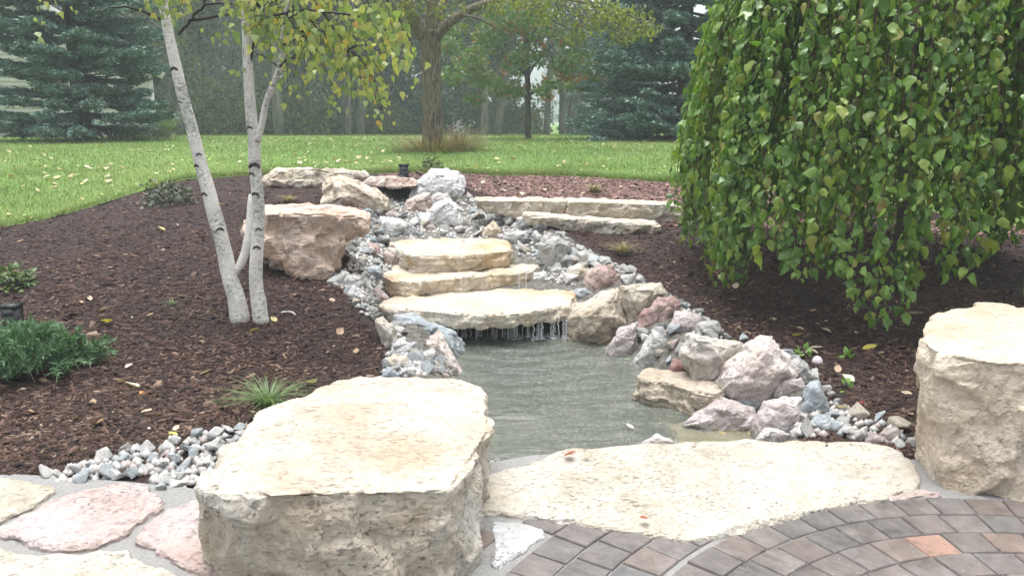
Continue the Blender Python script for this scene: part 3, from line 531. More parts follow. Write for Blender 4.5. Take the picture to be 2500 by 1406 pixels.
# cap over the spring and the dark pipe below it
rock('spring_stone', z5([(445, 255), (540, 190), (720, 182), (900, 205), (960, 230), (940, 265), (690, 280), (560, 268)]), M['pink'], 'flat pinkish cap stone over the dark spring opening', D=.6, Y=10.3, sink=0, topfrac=.9, front=.9, shift=(0, .1))
R_ = [
 ('rock', z5([(125, 405), (165, 235), (270, 165), (330, 190), (480, 290), (560, 275), (650, 350), (640, 400), (520, 470), (470, 465), (300, 415)]), 'cream2', 'tan boulder left of the spring opening below the cap stone', dict(D=.7, ridge=[Z(470, 330, 750, 380, 3.515) + (.0,)])),
 ('rock', z5([(890, 320), (940, 220), (1060, 130), (1200, 112), (1300, 140), (1345, 240), (1350, 355), (1200, 340), (1040, 320), (900, 335)]), 'white', 'tall rounded whitish boulder right of the cap stone', dict(D=.6)),
 ('rock', z5([(850, 385), (1000, 320), (1060, 320), (1040, 410), (1000, 490), (860, 470)]), 'pink', 'pink block with a dark red front below the spring', {}),
 ('rock', z5([(1040, 360), (1120, 320), (1210, 330), (1230, 380), (1130, 390), (1050, 430)]), 'mauve', 'small grey stone wedged between the pink block and the whitish boulder', {}),
 ('rock', z5([(980, 520), (1150, 370), (1230, 370), (1330, 470), (1320, 600), (1250, 625), (1000, 620), (975, 560)]), 'white', 'bright white angular boulder in the middle of the stream bed', {}),
 ('rock', z5([(630, 530), (800, 540), (900, 600), (880, 640), (680, 700), (625, 610)]), 'white', 'flat pale slab of stone with a yellow side above the top step', dict(topfrac=.9)),
 ('rock', z5([(650, 500), (740, 470), (820, 540), (640, 530)]), 'mauve', 'small mauve stone behind the flat pale stone in the stream', {}),
 ('rock', z5([(660, 830), (700, 790), (800, 800), (860, 850), (850, 930), (810, 965), (690, 940)]), 'pink', 'pinkish block against the left end of the top step', {}),
 ('rock', z5([(1510, 640), (1600, 550), (1670, 640), (1640, 715), (1510, 705)]), 'cream2', 'brownish angular rock behind the right end of the top step', {}),
 ('rock', z5([(1680, 660), (1900, 650), (1905, 700), (1790, 765), (1690, 740)]), 'grey', 'wide grey rock right of the top step below the small rubble', {}),
 ('rock', z5([(1635, 470), (1700, 490), (1750, 550), (1650, 560), (1630, 520)]), 'white', 'pointed white rock on the upper edge of the right rubble bank', {}),
 ('rock', z5([(1790, 540), (1850, 515), (1890, 560), (1885, 605), (1800, 580)]), 'grey', 'blunt grey rock at the mulch edge of the right rubble bank', {}),
 ('rock', z5([(470, 680), (520, 670), (610, 740), (600, 775), (480, 740)]), 'blue', 'tilted blue-grey slab of rock left of the top step', {}),
 ('rock', z5([(520, 770), (600, 755), (640, 850), (600, 890), (530, 840)]), 'red', 'dark reddish rock in the left rubble beside the top step', {}),
 ('rock', z5([(165, 1080), (300, 990), (465, 1050), (430, 1090), (260, 1135)]), 'grey', 'long grey wedge below the split boulder on the mulch', {}),
 ('rock', z5([(340, 1160), (410, 1105), (490, 1200), (480, 1250), (390, 1240)]), 'white', 'whitish grey rock on the mulch edge left of the middle step', {}),
 ('rock', z5([(490, 1160), (580, 1130), (690, 1190), (700, 1250), (580, 1255), (500, 1210)]), 'mauve', 'rounded mauve rock against the left end of the lowest slab', {}),
 ('rock', z5([(390, 1290), (500, 1240), (580, 1320), (560, 1400), (450, 1330)]), 'grey', 'knobbly grey rock left of the lowest slab, nearest the mulch', {}),
 ('rock', z5([(490, 960), (640, 945), (645, 1010), (560, 1060), (490, 1010)]), 'blue', 'squarish blue-grey rock touching the middle step on its left', {}),
 ('rock', z6([(740, 690), (840, 600), (950, 595), (1030, 680), (1000, 760), (975, 890), (850, 820), (790, 760)]), 'grey', 'large smooth grey wedge standing in the right rubble bank', {}),
 ('rock', z6([(980, 840), (1020, 780), (1090, 800), (1060, 870), (990, 900)]), 'grey', 'grey lump just right of the large grey wedge', {}),
 ('rock', z6([(1080, 760), (1160, 745), (1220, 830), (1200, 890), (1110, 860)]), 'grey', 'bright grey rock with a cracked face on the right bank', {}),
 ('rock', z6([(970, 990), (1010, 880), (1100, 865), (1200, 910), (1170, 1000), (1050, 1020)]), 'cream', 'cream rounded rock between the grey wedge and the dusky red boulder', {}),
 ('rock', z6([(1155, 1000), (1180, 920), (1260, 880), (1400, 880), (1450, 950), (1450, 1050), (1210, 1100)]), 'red', 'dusky red rounded boulder above the cream boulder at the pond', {}),
 ('rock', z6([(1030, 1150), (1050, 1090), (1150, 1060), (1215, 1110), (1110, 1170)]), 'blue', 'small blue-grey rock at the right end of the lowest slab', {}),
 ('rock', z6([(705, 940), (820, 920), (825, 970), (780, 1010), (700, 1000)]), 'white', 'white block at the right end of the middle step', {}),
 ('rock', z6([(865, 920), (910, 860), (970, 910), (930, 955)]), 'grey', 'round grey stone under the large grey wedge', {}),
 ('rock', z7([(205, 330), (230, 280), (530, 155), (575, 330), (590, 385), (500, 440), (440, 500), (330, 470), (240, 440)]), 'cream', 'big cream boulder at the water right of the dripping slab', dict(D=.75, ridge=[Z(350, 320, 1300, 640, 2.5) + (.0,)], topfrac=.85)),
 ('rock', z7([(535, 150), (660, 135), (780, 135), (820, 190), (700, 260), (640, 365), (590, 340), (570, 260)]), 'cream', 'cream boulder with a tilted face behind the dusky pink rock', {}),
 ('rock', z7([(640, 400), (690, 280), (760, 215), (860, 210), (915, 250), (880, 340), (830, 400), (700, 480), (640, 490)]), 'red', 'coarse dusky pink rock leaning among the right pond boulders', {}),
 ('rock', z7([(460, 500), (530, 410), (640, 370), (640, 480), (620, 560), (500, 570)]), 'mauve', 'wet mauve-grey rock standing in the water by the cream boulder', {}),
 ('rock', z7([(625, 600), (720, 410), (790, 410), (900, 510), (890, 560), (790, 640), (660, 655)]), 'grey', 'pyramid shaped grey rock above the long wet slab', {}),
 ('rock', z7([(900, 570), (950, 440), (1050, 450), (1160, 480), (1280, 510), (1250, 590), (1160, 720), (1000, 650)]), 'buffgrey', 'pale speckled boulder between the grey pyramid and the pale triangle', dict(Y=4.72)),
 ('rock', z7([(1155, 700), (1250, 550), (1400, 455), (1460, 460), (1540, 540), (1620, 690), (1500, 740), (1480, 820), (1420, 850), (1260, 790)]), 'paleb', 'large pale triangular boulder with a rusty lower edge', dict(Y=4.50, ridge=[Z(1250, 690, 1300, 640, 2.5) + (-.05,), Z(1400, 780, 1300, 640, 2.5) + (-.05,)])),
 ('rock', z7([(920, 990), (1160, 825), (1350, 890), (1380, 950), (1330, 1020), (1200, 1030), (1040, 1030)]), 'mauve', 'low mauve-grey rock half in the shallow water', {}),
 ('rock', z7([(1380, 980), (1420, 860), (1540, 820), (1650, 840), (1730, 940), (1720, 975), (1560, 1040), (1400, 1030)]), 'mauve', 'broad brownish grey rock between the shallow water and the bank', {}),
 ('rock', z7([(1480, 790), (1500, 720), (1640, 710), (1670, 760), (1600, 800)]), 'mauve', 'dark pitted stone on the right foot of the pale triangle', dict(Y=4.5)),
 ('rock', z7([(1560, 610), (1620, 575), (1700, 640), (1745, 710), (1650, 730)]), 'grey', 'grey leaning stone at the mulch edge right of the pale triangle', dict(Y=4.62)),
 ('rock', z7([(1640, 890), (1680, 730), (1750, 720), (1770, 820), (1810, 900), (1740, 930)]), 'blue', 'tall green-grey stone at the mulch edge of the pond corner', {}),
 ('rock', z7([(830, 400), (880, 310), (980, 305), (1030, 350), (1010, 430), (860, 460)]), 'mauve', 'purplish grey rock behind the grey pyramid at the mulch', {}),
 ('rock', z7([(1000, 380), (1040, 360), (1140, 365), (1170, 430), (1120, 460), (1010, 440)]), 'grey', 'crumbly grey rock on the mulch above the pale speckled boulder', {}),
 ('rock', z7([(1250, 850), (1300, 825), (1420, 860), (1400, 890), (1290, 890)]), 'blue', 'small flat greenish stone under the pale triangle', {}),
 ('rock', z7([(1180, 830), (1220, 775), (1270, 810), (1240, 850)]), 'grey', 'small upright grey stone at the end of the long wet slab', {}),
 ('rock', z7([(840, 640), (860, 585), (960, 640), (1000, 670), (860, 660)]), 'red', 'reddish wedge under the pale speckled boulder', dict(Y=4.95)),
 ('rock', z7([(1370, 1075), (1420, 1010), (1500, 1020), (1590, 1055), (1560, 1095)]), 'mauve', 'mauve stone behind the big flagstone where the water ends', {}),
 ('rock', z7([(1585, 1040), (1640, 990), (1790, 1030), (1920, 1085), (1600, 1095)]), 'grey', 'cracked grey stone touching the back edge of the big flagstone', {}),
 ('rock', z7([(1730, 985), (1790, 950), (1950, 990), (1880, 1035), (1760, 1025)]), 'blue', 'smooth blue-grey stone second in from the big flagstone', {}),
 ('rock', z7([(1920, 1045), (2040, 1000), (2045, 1065), (1930, 1095)]), 'grey', 'square grey-green stone in the row behind the flagstone', {}),
 ('rock', z7([(2030, 1085), (2060, 1030), (2190, 1100), (2100, 1120)]), 'mauve', 'slanting mauve-grey stone near the tall block', {}),
 ('rock', z7([(2120, 1040), (2230, 1010), (2270, 1070), (2200, 1100)]), 'mauve', 'jagged grey-brown stone on the mulch beside the tall block', {}),
 ('rock', z7([(670, 1105), (760, 1048), (880, 1100), (800, 1120)]), 'mauve', 'tip of a pinkish stone behind the middle of the big flagstone', {}),
 ('rock', z8([(600, 430), (600, 330), (740, 340), (860, 420), (1030, 470), (1050, 560), (1040, 620), (980, 580), (700, 500)]), 'blue', 'long blue-grey rock running along the left pond bank', dict(D=.5)),
 ('rock', z8([(700, 590), (900, 440), (960, 530), (1045, 710), (1010, 750), (880, 700), (790, 720)]), 'pink', 'pink and grey triangular rock on the left pond bank', {}),
 ('rock', z8([(520, 670), (590, 610), (690, 620), (680, 680), (560, 700)]), 'cream2', 'brownish stone at the mulch edge of the left pond bank', {}),
 ('rock', z8([(660, 720), (730, 685), (800, 720), (770, 755)]), 'grey', 'small grey stone in front of the pink triangular rock', {}),
 ('rock', z8([(500, 760), (560, 690), (630, 730), (620, 785)]), 'blue', 'bluish stone behind the left back corner of the bench boulder', {}),
 ('rock', z8([(800, 750), (880, 710), (970, 745), (950, 785)]), 'pink', 'pinkish stone just behind the bench boulder', {}),
 ('rock', z8([(580, 590), (650, 530), (760, 520), (720, 600), (620, 620)]), 'white', 'white cracked stone left of the pink triangular rock', {}),
 ('rock', z8([(465, 370), (520, 355), (610, 430), (600, 500), (560, 570), (490, 460)]), 'yellow', 'yellow sandy stone lying at the mulch edge below the lowest slab', dict(D=.4)),
 ('rock', z8([(530, 360), (570, 340), (605, 370), (580, 395)]), 'grey', 'small grey stone between the lowest slab and the yellow stone', {}),
]
for nm, px, mt, lb, kw in R_: rock(nm, px, M[mt], lb, **kw)
# flagstones and the corner stones of the patio
def flag(px, mat, label, z=.016, th=.05): return slab('flagstone', px, z, th, M[mat], label, .016, .006, cat=None, parent=patio, strata=0, flat=.35, jag=.014)
flag([(1190, 1160), (1230, 1142), (1290, 1130), (1300, 1126), (1360, 1100), (1460, 1084), (1580, 1076), (1700, 1076), (1820, 1068), (1940, 1072), (2140, 1082), (2208, 1100), (2250, 1152), (2240, 1190), (2170, 1213), (2070, 1228), (1960, 1252), (1850, 1278), (1740, 1302), (1680, 1314), (1600, 1307), (1500, 1290), (1400, 1268), (1300, 1256), (1190, 1245), (1080, 1240), (1080, 1180)], 'yellow', 'large cream flagstone along the pond edge', .02, .14)
flag(z2([(-150, 720), (20, 725), (395, 790), (390, 820), (250, 905), (0, 1025), (-150, 1070)]), 'yellow', 'yellow flagstone at the left edge by the mulch')
flag(z2([(-60, 1095), (0, 1060), (250, 930), (450, 840), (700, 790), (850, 760), (1000, 790), (1060, 850), (1100, 920), (830, 1135), (690, 1190), (370, 1220), (150, 1175), (20, 1108)]), 'pinkflag', 'oval pink flagstone')
flag(z2([(890, 1140), (1130, 935), (1370, 870), (1500, 860), (1700, 1000), (1700, 1380), (1440, 1400), (1250, 1335), (1020, 1200)]), 'pinkflag', 'pink flagstone beside the bench boulder')
flag(z2([(-150, 1180), (0, 1200), (250, 1270), (450, 1238), (830, 1222), (980, 1285), (1100, 1345), (1230, 1410), (1300, 1520), (-150, 1650)]), 'yellow', 'yellow flagstone in the lower left corner')
z4 = lambda L: zl(L, 1150, 1000, 3.463)
flag(z4([(190, 925), (420, 935), (620, 985), (620, 1040), (540, 1130), (400, 1200), (300, 1290), (200, 1340), (185, 1150)]), 'greywhite', 'small grey and white flagstone', .01)
flag(zl([(1450, 655), (1680, 605), (1890, 640), (1700, 668), (1450, 680)], 1700, 1000, 3.125), 'pinkflag', 'small peach filler stone', .008)
finish_stones()

# ---------------------------------------------------------------- pavers in rings
CX, CY = 1.85, 1.60; RINGS = [2.465, 2.305, 2.145, 1.985, 1.825, 1.645, 1.492, 1.342, 1.19, 1.04, .89]
FL = [tuple(q[:2]) for q in at_z(*np.array([(1190, 1160), (1460, 1084), (2208, 1100), (2250, 1152), (2240, 1190), (2070, 1232), (1850, 1282), (1740, 1308), (1680, 1322), (1600, 1315), (1500, 1296), (1400, 1272), (1190, 1248)], float).T, 0)]
GW = [tuple(q[:2]) for q in at_z(*np.array(z4([(185, 915), (420, 925), (640, 980), (640, 1045), (560, 1140), (420, 1210), (320, 1300), (60, 1406), (60, 1100)]), float).T, 0)]
nbrick = 0
for ri, R in enumerate(RINGS):
    ro, rin = R - .003, R - .150 if ri >= 5 else R - .156
    step = .152 / ((ro + rin) / 2); cnt = int(2 * math.pi / step); step = 2 * math.pi / cnt; half = step / 2 - .0032 / R
    mesh = None
    for k in range(cnt):
        a = k * step + ri * .37
        cx, cy = CX + (ro + rin) / 2 * math.cos(a), CY + (ro + rin) / 2 * math.sin(a)
        if cy < 2.45 or cx < -.3 or cx > 3.2: continue
        ring_ok = True
        pr = [(CX + r_ * math.cos(a + s_), CY + r_ * math.sin(a + s_)) for r_, s_ in ((ro, half * .8), (ro, -half * .8), (rin, half * .8), (rin, -half * .8), ((ro + rin) / 2, 0))]
        xs = np.array([q[0] for q in pr]); ys = np.array([q[1] for q in pr])
        if ri < 5 and (cx > .74 or in_poly(xs, ys, FL).sum() > 3 or in_poly(xs, ys, GW).sum() > 2 or in_poly(xs[-1:], ys[-1:], GW)[0]): continue
        if cx < -.12 + .25 * (cy - 2.6) and ri < 5 and cy > 3.0: continue
        if mesh is None:
            bm = bmesh.new()
            tv = []; rm = (ro + rin) / 2
            for r_, s_ in ((ro, -half), (ro, 0), (ro, half), (rin, half), (rin, 0), (rin, -half)): tv.append((r_ * math.cos(s_) - rm, r_ * math.sin(s_)))
            lo = [bm.verts.new((x, y, -.05)) for x, y in tv]; hi = [bm.verts.new((x, y, -.003)) for x, y in tv]; tp = [bm.verts.new((x * .96, y * .96, .003)) for x, y in tv]
            for A_, B_ in ((lo, hi), (hi, tp)):
                for j in range(6): bm.faces.new([A_[j], A_[(j + 1) % 6], B_[(j + 1) % 6], B_[j]])
            bm.faces.new(tp); bmesh.ops.recalc_face_normals(bm, faces=bm.faces); mesh = bpy.data.meshes.new('brick'); bm.to_mesh(mesh); bm.free(); mesh.materials.append(M['brick'])
        me_ = mesh; o = add('brick', me_, None, patio, (cx, cy, random.uniform(-.002, .003)))
        o.rotation_euler = (random.uniform(-.012, .012), random.uniform(-.012, .012), a + random.uniform(-.02, .02)); nbrick += 1
        tgt = at_z(2285., 1337., 0.)
        if math.hypot(cx - tgt[0], cy - tgt[1]) < .085:
            o.data = mesh.copy(); o.data.materials.clear(); o.data.materials.append(M['redbrick']); o['label'] = 'orange red paver among the brown ones'
print('bricks', nbrick)
#@@RUBBLE
# ---------------------------------------------------------------- rubble: individual small rocks
def rubble_tmpl(seed):
    r = random.Random(seed); bm = bmesh.new(); ax = (r.uniform(.75, 1.2), r.uniform(.6, 1), r.uniform(.45, .8))
    for _ in range(r.randint(9, 14)):
        d = unit(np.array([r.gauss(0, 1), r.gauss(0, 1), r.gauss(0, 1)])); d = d / max(np.abs(d)) * .5 * (.72 + .28 * r.random()); bm.verts.new((d[0] * ax[0], d[1] * ax[1], d[2] * ax[2]))
    rr = bmesh.ops.convex_hull(bm, input=list(bm.verts)); bmesh.ops.delete(bm, geom=list({g for g in rr['geom_interior'] + rr['geom_unused'] if isinstance(g, bmesh.types.BMVert)}), context='VERTS')
    bmesh.ops.bevel(bm, geom=list(bm.edges), offset=.035, segments=1, affect='EDGES', profile=.5)
    me = bpy.data.meshes.new('rubble_stone'); bm.to_mesh(me); bm.free(); return me
RT = {}
for k in range(16):
    _m = rubble_tmpl(k)
    for c_, mm_ in RUBM.items(): q_ = _m.copy(); q_.materials.append(mm_); RT.setdefault(c_, []).append(q_)
def hull2(P):
    P = sorted(map(tuple, P)); 
    def half(it):
        h = []
        for q in it:
            while len(h) > 1 and (h[-1][0] - h[-2][0]) * (q[1] - h[-2][1]) - (h[-1][1] - h[-2][1]) * (q[0] - h[-2][0]) <= 0: h.pop()
            h.append(q)
        return h[:-1]
    return half(P) + half(P[::-1])
HF = [hull2(f[1]) for f in FOOT]
ANCH = []
def anchors():
    for o in bpy.data.objects:
        if o.get('label') and o.get('category') in ('rock', 'slab', 'boulder') and o.name.split('.')[0] != 'rubble_stone' and o.type == 'MESH':
            ANCH.append((o.location.x, o.location.y, SHORT.get(o['label'], None)))
SHORT = {}
USED = {}
def near_label(colour, s, x, y, place):
    c = min((q for q in ANCH if q[2]), key=lambda q: math.hypot(q[0] - x, q[1] - y)); dx, dy = x - c[0], y - c[1]
    rel = ('right of' if dx > 0 else 'left of') if abs(dx) > abs(dy) else ('behind' if dy > 0 else 'in front of')
    sz = 'tiny' if s < .075 else 'small' if s < .115 else 'fist-sized'
    return f'{sz} {colour} stone {rel} the {c[2]}, {place}'
def scatter(poly_px, n, s0, s1, label, group, lift=.25, layers=1, wat=True, sq=.66, name='rubble_stone'):
    poly_px = np.array(poly_px, float); x0, y0 = poly_px.min(0); x1, y1 = poly_px.max(0); placed = []; tries = 0; out = 0
    while out < n and tries < n * 60:
        tries += 1; px, py = random.uniform(x0, x1), random.uniform(y0, y1)
        if not in_poly(np.array([px]), np.array([py]), poly_px)[0]: continue
        g = ray_g(px, py, wat); s = s0 * (s1 / s0) ** random.random()
        if any(math.hypot(g[0] - a, g[1] - b) < sq * (s + c) / 2 for a, b, c in placed): continue
        if any(in_poly(g[:1], g[1:2], h)[0] and sdist(g[:1], g[1:2], h)[0] < -.35 * s for h in HF): continue
        placed.append((g[0], g[1], s)); out += 1
        kc = random.choice(RUBK if wat else ['blue-grey', 'light grey', 'light grey', 'whitish', 'blue-grey']); o = add(name, random.choice(RT[kc]), None, None, (g[0], g[1], gz(g[0], g[1]) + lift * s * random.uniform(.6, 1.3)))
        o.scale = (s, s, s); o.rotation_euler = (random.uniform(-.6, .6), random.uniform(-.6, .6), random.uniform(0, 6.28)); tag(o, near_label(kc, s, g[0], g[1], label), 'rock', group)
    return placed
SH = [('lowest wide', 'lowest slab'), ('middle ochre', 'middle step'), ('uppermost slab', 'top step'), ('tan boulder left', 'tan boulder'), ('tall rounded whitish', 'whitish boulder'), ('pink block with', 'red-faced pink block'), ('bright white angular', 'white boulder'), ('flat pale slab', 'flat pale stone'),
 ('pinkish block', 'pinkish block'), ('brownish angular', 'brownish rock'), ('wide grey rock', 'wide grey rock'), ('pointed white', 'pointed white rock'), ('blunt grey', 'blunt grey rock'), ('tilted blue-grey', 'tilted blue rock'), ('dark reddish rock', 'dark reddish rock'), ('long grey wedge', 'long grey wedge'), ('whitish grey rock', 'whitish rock'),
 ('rounded mauve', 'rounded mauve rock'), ('knobbly', 'knobbly grey rock'), ('squarish', 'squarish rock'), ('large smooth grey', 'big grey wedge'), ('bright grey rock', 'cracked rock'), ('cream rounded rock', 'cream rock'), ('dusky red rounded', 'dusky red boulder'), ('white block', 'white block'), ('round grey', 'round grey stone'),
 ('cream boulder with', 'tilted cream boulder'), ('coarse dusky', 'dusky pink rock'), ('pyramid', 'grey pyramid'), ('large pale tri', 'pale triangle'), ('broad brownish', 'broad brownish rock'), ('grey leaning', 'leaning grey stone'), ('tall green-grey', 'green-grey stone'), ('purplish', 'purplish rock'), ('crumbly', 'crumbly rock'), ('cracked grey', 'cracked grey stone'),
 ('smooth blue-grey', 'smooth blue stone'), ('square grey', 'square stone'), ('slanting mauve', 'slanting stone'), ('jagged', 'jagged stone'), ('long blue-grey rock', 'long blue rock'), ('pink and grey tri', 'pink triangle'), ('brownish stone at', 'brownish stone'), ('bluish stone', 'bluish stone'), ('white cracked', 'white cracked stone'), ('yellow sandy', 'yellow stone'),
 ('big cream bench', 'bench boulder'), ('tall squared', 'standing block'), ('large tan and pink', 'split boulder'), ('cream ledge slab beside', 'ledge slab')]
for o in bpy.data.objects:
    for a, b in SH:
        if o.get('label', '').startswith(a): SHORT[o['label']] = b
anchors()
PL = []
A1 = [(805, 690), (850, 650), (865, 600), (890, 560), (905, 500), (940, 490), (955, 570), (940, 610), (985, 655), (945, 660), (932, 700), (935, 735), (955, 775), (925, 790), (880, 765), (845, 715)]
A2 = [(925, 490), (1000, 482), (1050, 482), (1140, 490), (1170, 540), (1250, 575), (1245, 588), (1000, 588), (930, 575)]
A3 = [(1140, 488), (1210, 508), (1290, 545), (1400, 600), (1480, 640), (1560, 675), (1580, 700), (1500, 690), (1430, 660), (1405, 700), (1330, 690), (1320, 640), (1255, 625), (1255, 585), (1160, 540)]
A4 = [(1620, 715), (1700, 760), (1765, 800), (1770, 830), (1900, 850), (1990, 915), (2060, 1000), (2235, 1065), (2235, 1105), (2150, 1085), (1935, 1068), (1860, 1040), (1970, 1010), (1960, 940), (1880, 880), (1700, 830), (1640, 760)]
A5 = [(930, 785), (965, 785), (990, 850), (1060, 880), (1100, 915), (1000, 925), (935, 915), (955, 850)]
A6 = [(105, 1168), (200, 1140), (300, 1108), (430, 1080), (560, 1055), (620, 1050), (560, 1110), (490, 1180), (440, 1205), (395, 1205), (360, 1165), (250, 1180), (140, 1190)]
scatter(A6, 42, .08, .125, 'in the patio border', 'grey stones edging the patio left of the bench boulder', .3, wat=False)
scatter(A1, 54, .085, .18, 'left rubble bank', 'rubble left of the waterfall steps')
scatter(A2, 44, .085, .17, 'in the stream bed', 'rubble in the stream bed')
scatter(A3, 80, .085, .2, 'right rubble bank', 'rubble right of the waterfall steps')
scatter(A4, 46, .07, .15, 'outer pond edge', 'rubble behind the right pond boulders')
scatter(A5, 26, .07, .16, 'left pond bank', 'rubble on the left pond bank')
scatter([(1640, 800), (1690, 850), (1680, 900), (1640, 890), (1560, 830)], 10, .09, .17, 'between the pond boulders', 'stones between the right pond boulders')
scatter([(1192, 1118), (1215, 1115), (1250, 1130), (1220, 1145), (1192, 1150)], 6, .05, .09, 'at the flagstone corner', 'stones in the corner behind the bench boulder', wat=True)
# fine gravel that nobody could count between them
GV = []; GF = []; nb = 0
for poly, n in ((A1, 650), (A2, 650), (A3, 950), (A4, 200), (A5, 260), (A6, 300)):
    pp = np.array(poly, float); k = 0
    while k < n:
        px, py = random.uniform(pp[:, 0].min(), pp[:, 0].max()), random.uniform(pp[:, 1].min(), pp[:, 1].max())
        if not in_poly(np.array([px]), np.array([py]), pp)[0]: continue
        k += 1; g = ray_g(px, py, False); s = random.uniform(.03, .07); c = np.array([g[0], g[1], gz(g[0], g[1]) + .2 * s])
        v = unit(RNG.normal(size=(6, 3))) * .5; v = np.array([[.5, 0, 0], [-.5, 0, 0], [0, .5, 0], [0, -.5, 0], [0, 0, .4], [0, 0, -.4]]) + .16 * v
        GV.append(c + v * s); GF.append(np.array([[0, 2, 4], [2, 1, 4], [1, 3, 4], [3, 0, 4], [2, 0, 5], [1, 2, 5], [3, 1, 5], [0, 3, 5]]) + nb); nb += 6
M['gravel'] = island_mat('gravel_bits', [(0, (.22, .24, .25)), (.4, (.36, .36, .35)), (.7, (.46, .44, .41)), (.9, (.30, .25, .23)), (1, (.5, .5, .5))], .55)
tag(add('gravel', fast_mesh('gravel', np.concatenate(GV), np.concatenate(GF)), M['gravel']), 'fine grey gravel filling the gaps of the stream and pond banks', None, None, 'stuff')
#@@WATER
# ---------------------------------------------------------------- water
P_ = np.array(POND); xs = np.linspace(P_[:, 0].min() - .35, P_[:, 0].max() + .35, 150); ys = np.linspace(P_[:, 1].min() - .2, P_[:, 1].max() + .35, 230)
drops = RNG.uniform([P_[:, 0].min(), P_[:, 1].min()], [P_[:, 0].max(), P_[:, 1].max()], (60, 2))
def wz(x, y):
    z = WATER + 0 * x; r = np.hypot(x - .05, y - 6.35); z = z + .009 * np.sin(r * 26 + 2.4 * vnoise(np.stack([x * 2.5, y * 2.5, x * 0], -1).reshape(-1, 3), 18).reshape(x.shape)) * np.exp(-r / .9)
    for a, b in drops: d = np.hypot(x - a, y - b); z = z + .0022 * np.sin(d * 130) * np.exp(-(d / .05) ** 2)
    return z + .0055 * vnoise(np.stack([x * 3, y * 5, x * 0], -1).reshape(-1, 3), 8).reshape(x.shape)
V, Q = grid_mesh('w', xs, ys, wz); c = V[Q].mean(1); Q = Q[sdist(c[:, 0], c[:, 1], POND) < .30]
tag(add('pond_water', fast_mesh('pond_water', V, Q, True), M['water']), kind='structure')
wf = tag(empty('waterfall', (-.1, 6.4, WATER)), kind='structure')
def trickle(px, py, Y, z1, w, seg=14):
    p0 = at_y(px, py, Y); z = np.linspace(p0[2], z1, seg); r = w * np.linspace(1.25, .6, seg) * (1 + .3 * RNG.normal(size=seg).clip(-1.2, 1.2)).clip(.5, 1.7)
    P = np.stack([p0[0] + RNG.normal(size=seg) * .004, p0[1] - .015 * np.sqrt(np.linspace(0, 1, seg)) + RNG.normal(size=seg) * .002, z], -1)
    m = MB(); m.tube(P - np.array(wf.location), r, 6); m.build('trickle', M['froth'], wf, True)
for px, w in ((1066, .004), (1078, .0035), (1088, .004), (1106, .0045), (1118, .004), (1148, .0045), (1176, .004), (1202, .0045), (1226, .005), (1233, .004), (1070, .003), (1095, .004), (1128, .004), (1137, .0045), (1163, .006), (1167, .004), (1190, .004), (1213, .004), (1240, .004), (1256, .0075), (1262, .006), (1276, .004), (1288, .005), (1303, .006), (1314, .0065), (1322, .005), (1345, .0045), (1352, .004), (1364, .004), (1376, .005), (1383, .004)):
    trickle(px, 772 + random.uniform(0, 10), 6.34 + random.uniform(-.03, .1), WATER, w)
for px, py, Y, z1 in ((1046, 676, 6.93, .13), (1048, 676, 6.93, .13), (1268, 660, 6.98, .13), (1285, 655, 7.02, .13), (1122, 617, 7.45, .26), (1135, 618, 7.45, .26), (1150, 618, 7.45, .26), (1105, 618, 7.46, .26)):
    trickle(px, py, Y, z1, .0035)
m = MB()
for k in range(150):
    px = random.choice((1163, 1256, 1258, 1262, 1288, 1314, 1322, 1345, 1240)) + random.gauss(0, 12); p = at_z(px, 826 + random.gauss(0, 6), WATER); z = WATER + abs(random.gauss(0, .025)); s = random.uniform(.002, .005)
    p = np.array([p[0], p[1], z]) - np.array(wf.location); m.raw(p + s * np.array([[1, 0, 0], [-1, 0, 0], [0, 1, 0], [0, -1, 0], [0, 0, 1.3], [0, 0, -1]]), None, [[0, 2, 4], [2, 1, 4], [1, 3, 4], [3, 0, 4], [2, 0, 5], [1, 2, 5], [3, 1, 5], [0, 3, 5]])
tag(m.build('splash', M['froth'], wf), kind='stuff')
for px, w_ in ((1098, .03), (1132, .035), (1205, .035), (1166, .03), (1250, .05), (1260, .035), (1290, .03), (1318, .06), (1350, .045), (1378, .04)):
    p0 = at_y(float(px), 776., 6.40); z = np.linspace(p0[2] + .01, WATER, 12); m = MB(); V = []
    for k in range(12):
        for u in np.linspace(-.5, .5, 6): V.append([p0[0] + u * w_ * (1 + .15 * math.sin(k * 1.3 + px)), 6.40 - .012 * math.sqrt(k) + .004 * math.sin(u * 9 + k), z[k]])
    i = np.arange(11)[:, None] * 6 + np.arange(5)[None]; m.raw(np.array(V) - np.array(wf.location), np.stack([i, i + 1, i + 7, i + 6], -1).reshape(-1, 4)); m.build('water_film', M['film'], wf, True)
    a = np.linspace(0, 2 * math.pi, 15)[:-1]; m = MB(); c_ = np.array([p0[0], 6.35, WATER + .012]) - np.array(wf.location); V = [c_]; 
    for q_ in (.4, 1): V += [c_ + q_ * np.array([math.cos(t_) * w_ * 1.1, math.sin(t_) * w_ * 1.6, 0]) * (1 + .35 * RNG.normal()) + [0, 0, .004 * RNG.normal() - .006 * (q_ == 1)] for t_ in a]
    tr_ = [[0, 1 + k, 1 + (k + 1) % 14] for k in range(14)]; qd = [[1 + k, 15 + k, 15 + (k + 1) % 14, 1 + (k + 1) % 14] for k in range(14)]; m.raw(V, qd, tr_); m.build('foam', M['film'], wf, True)
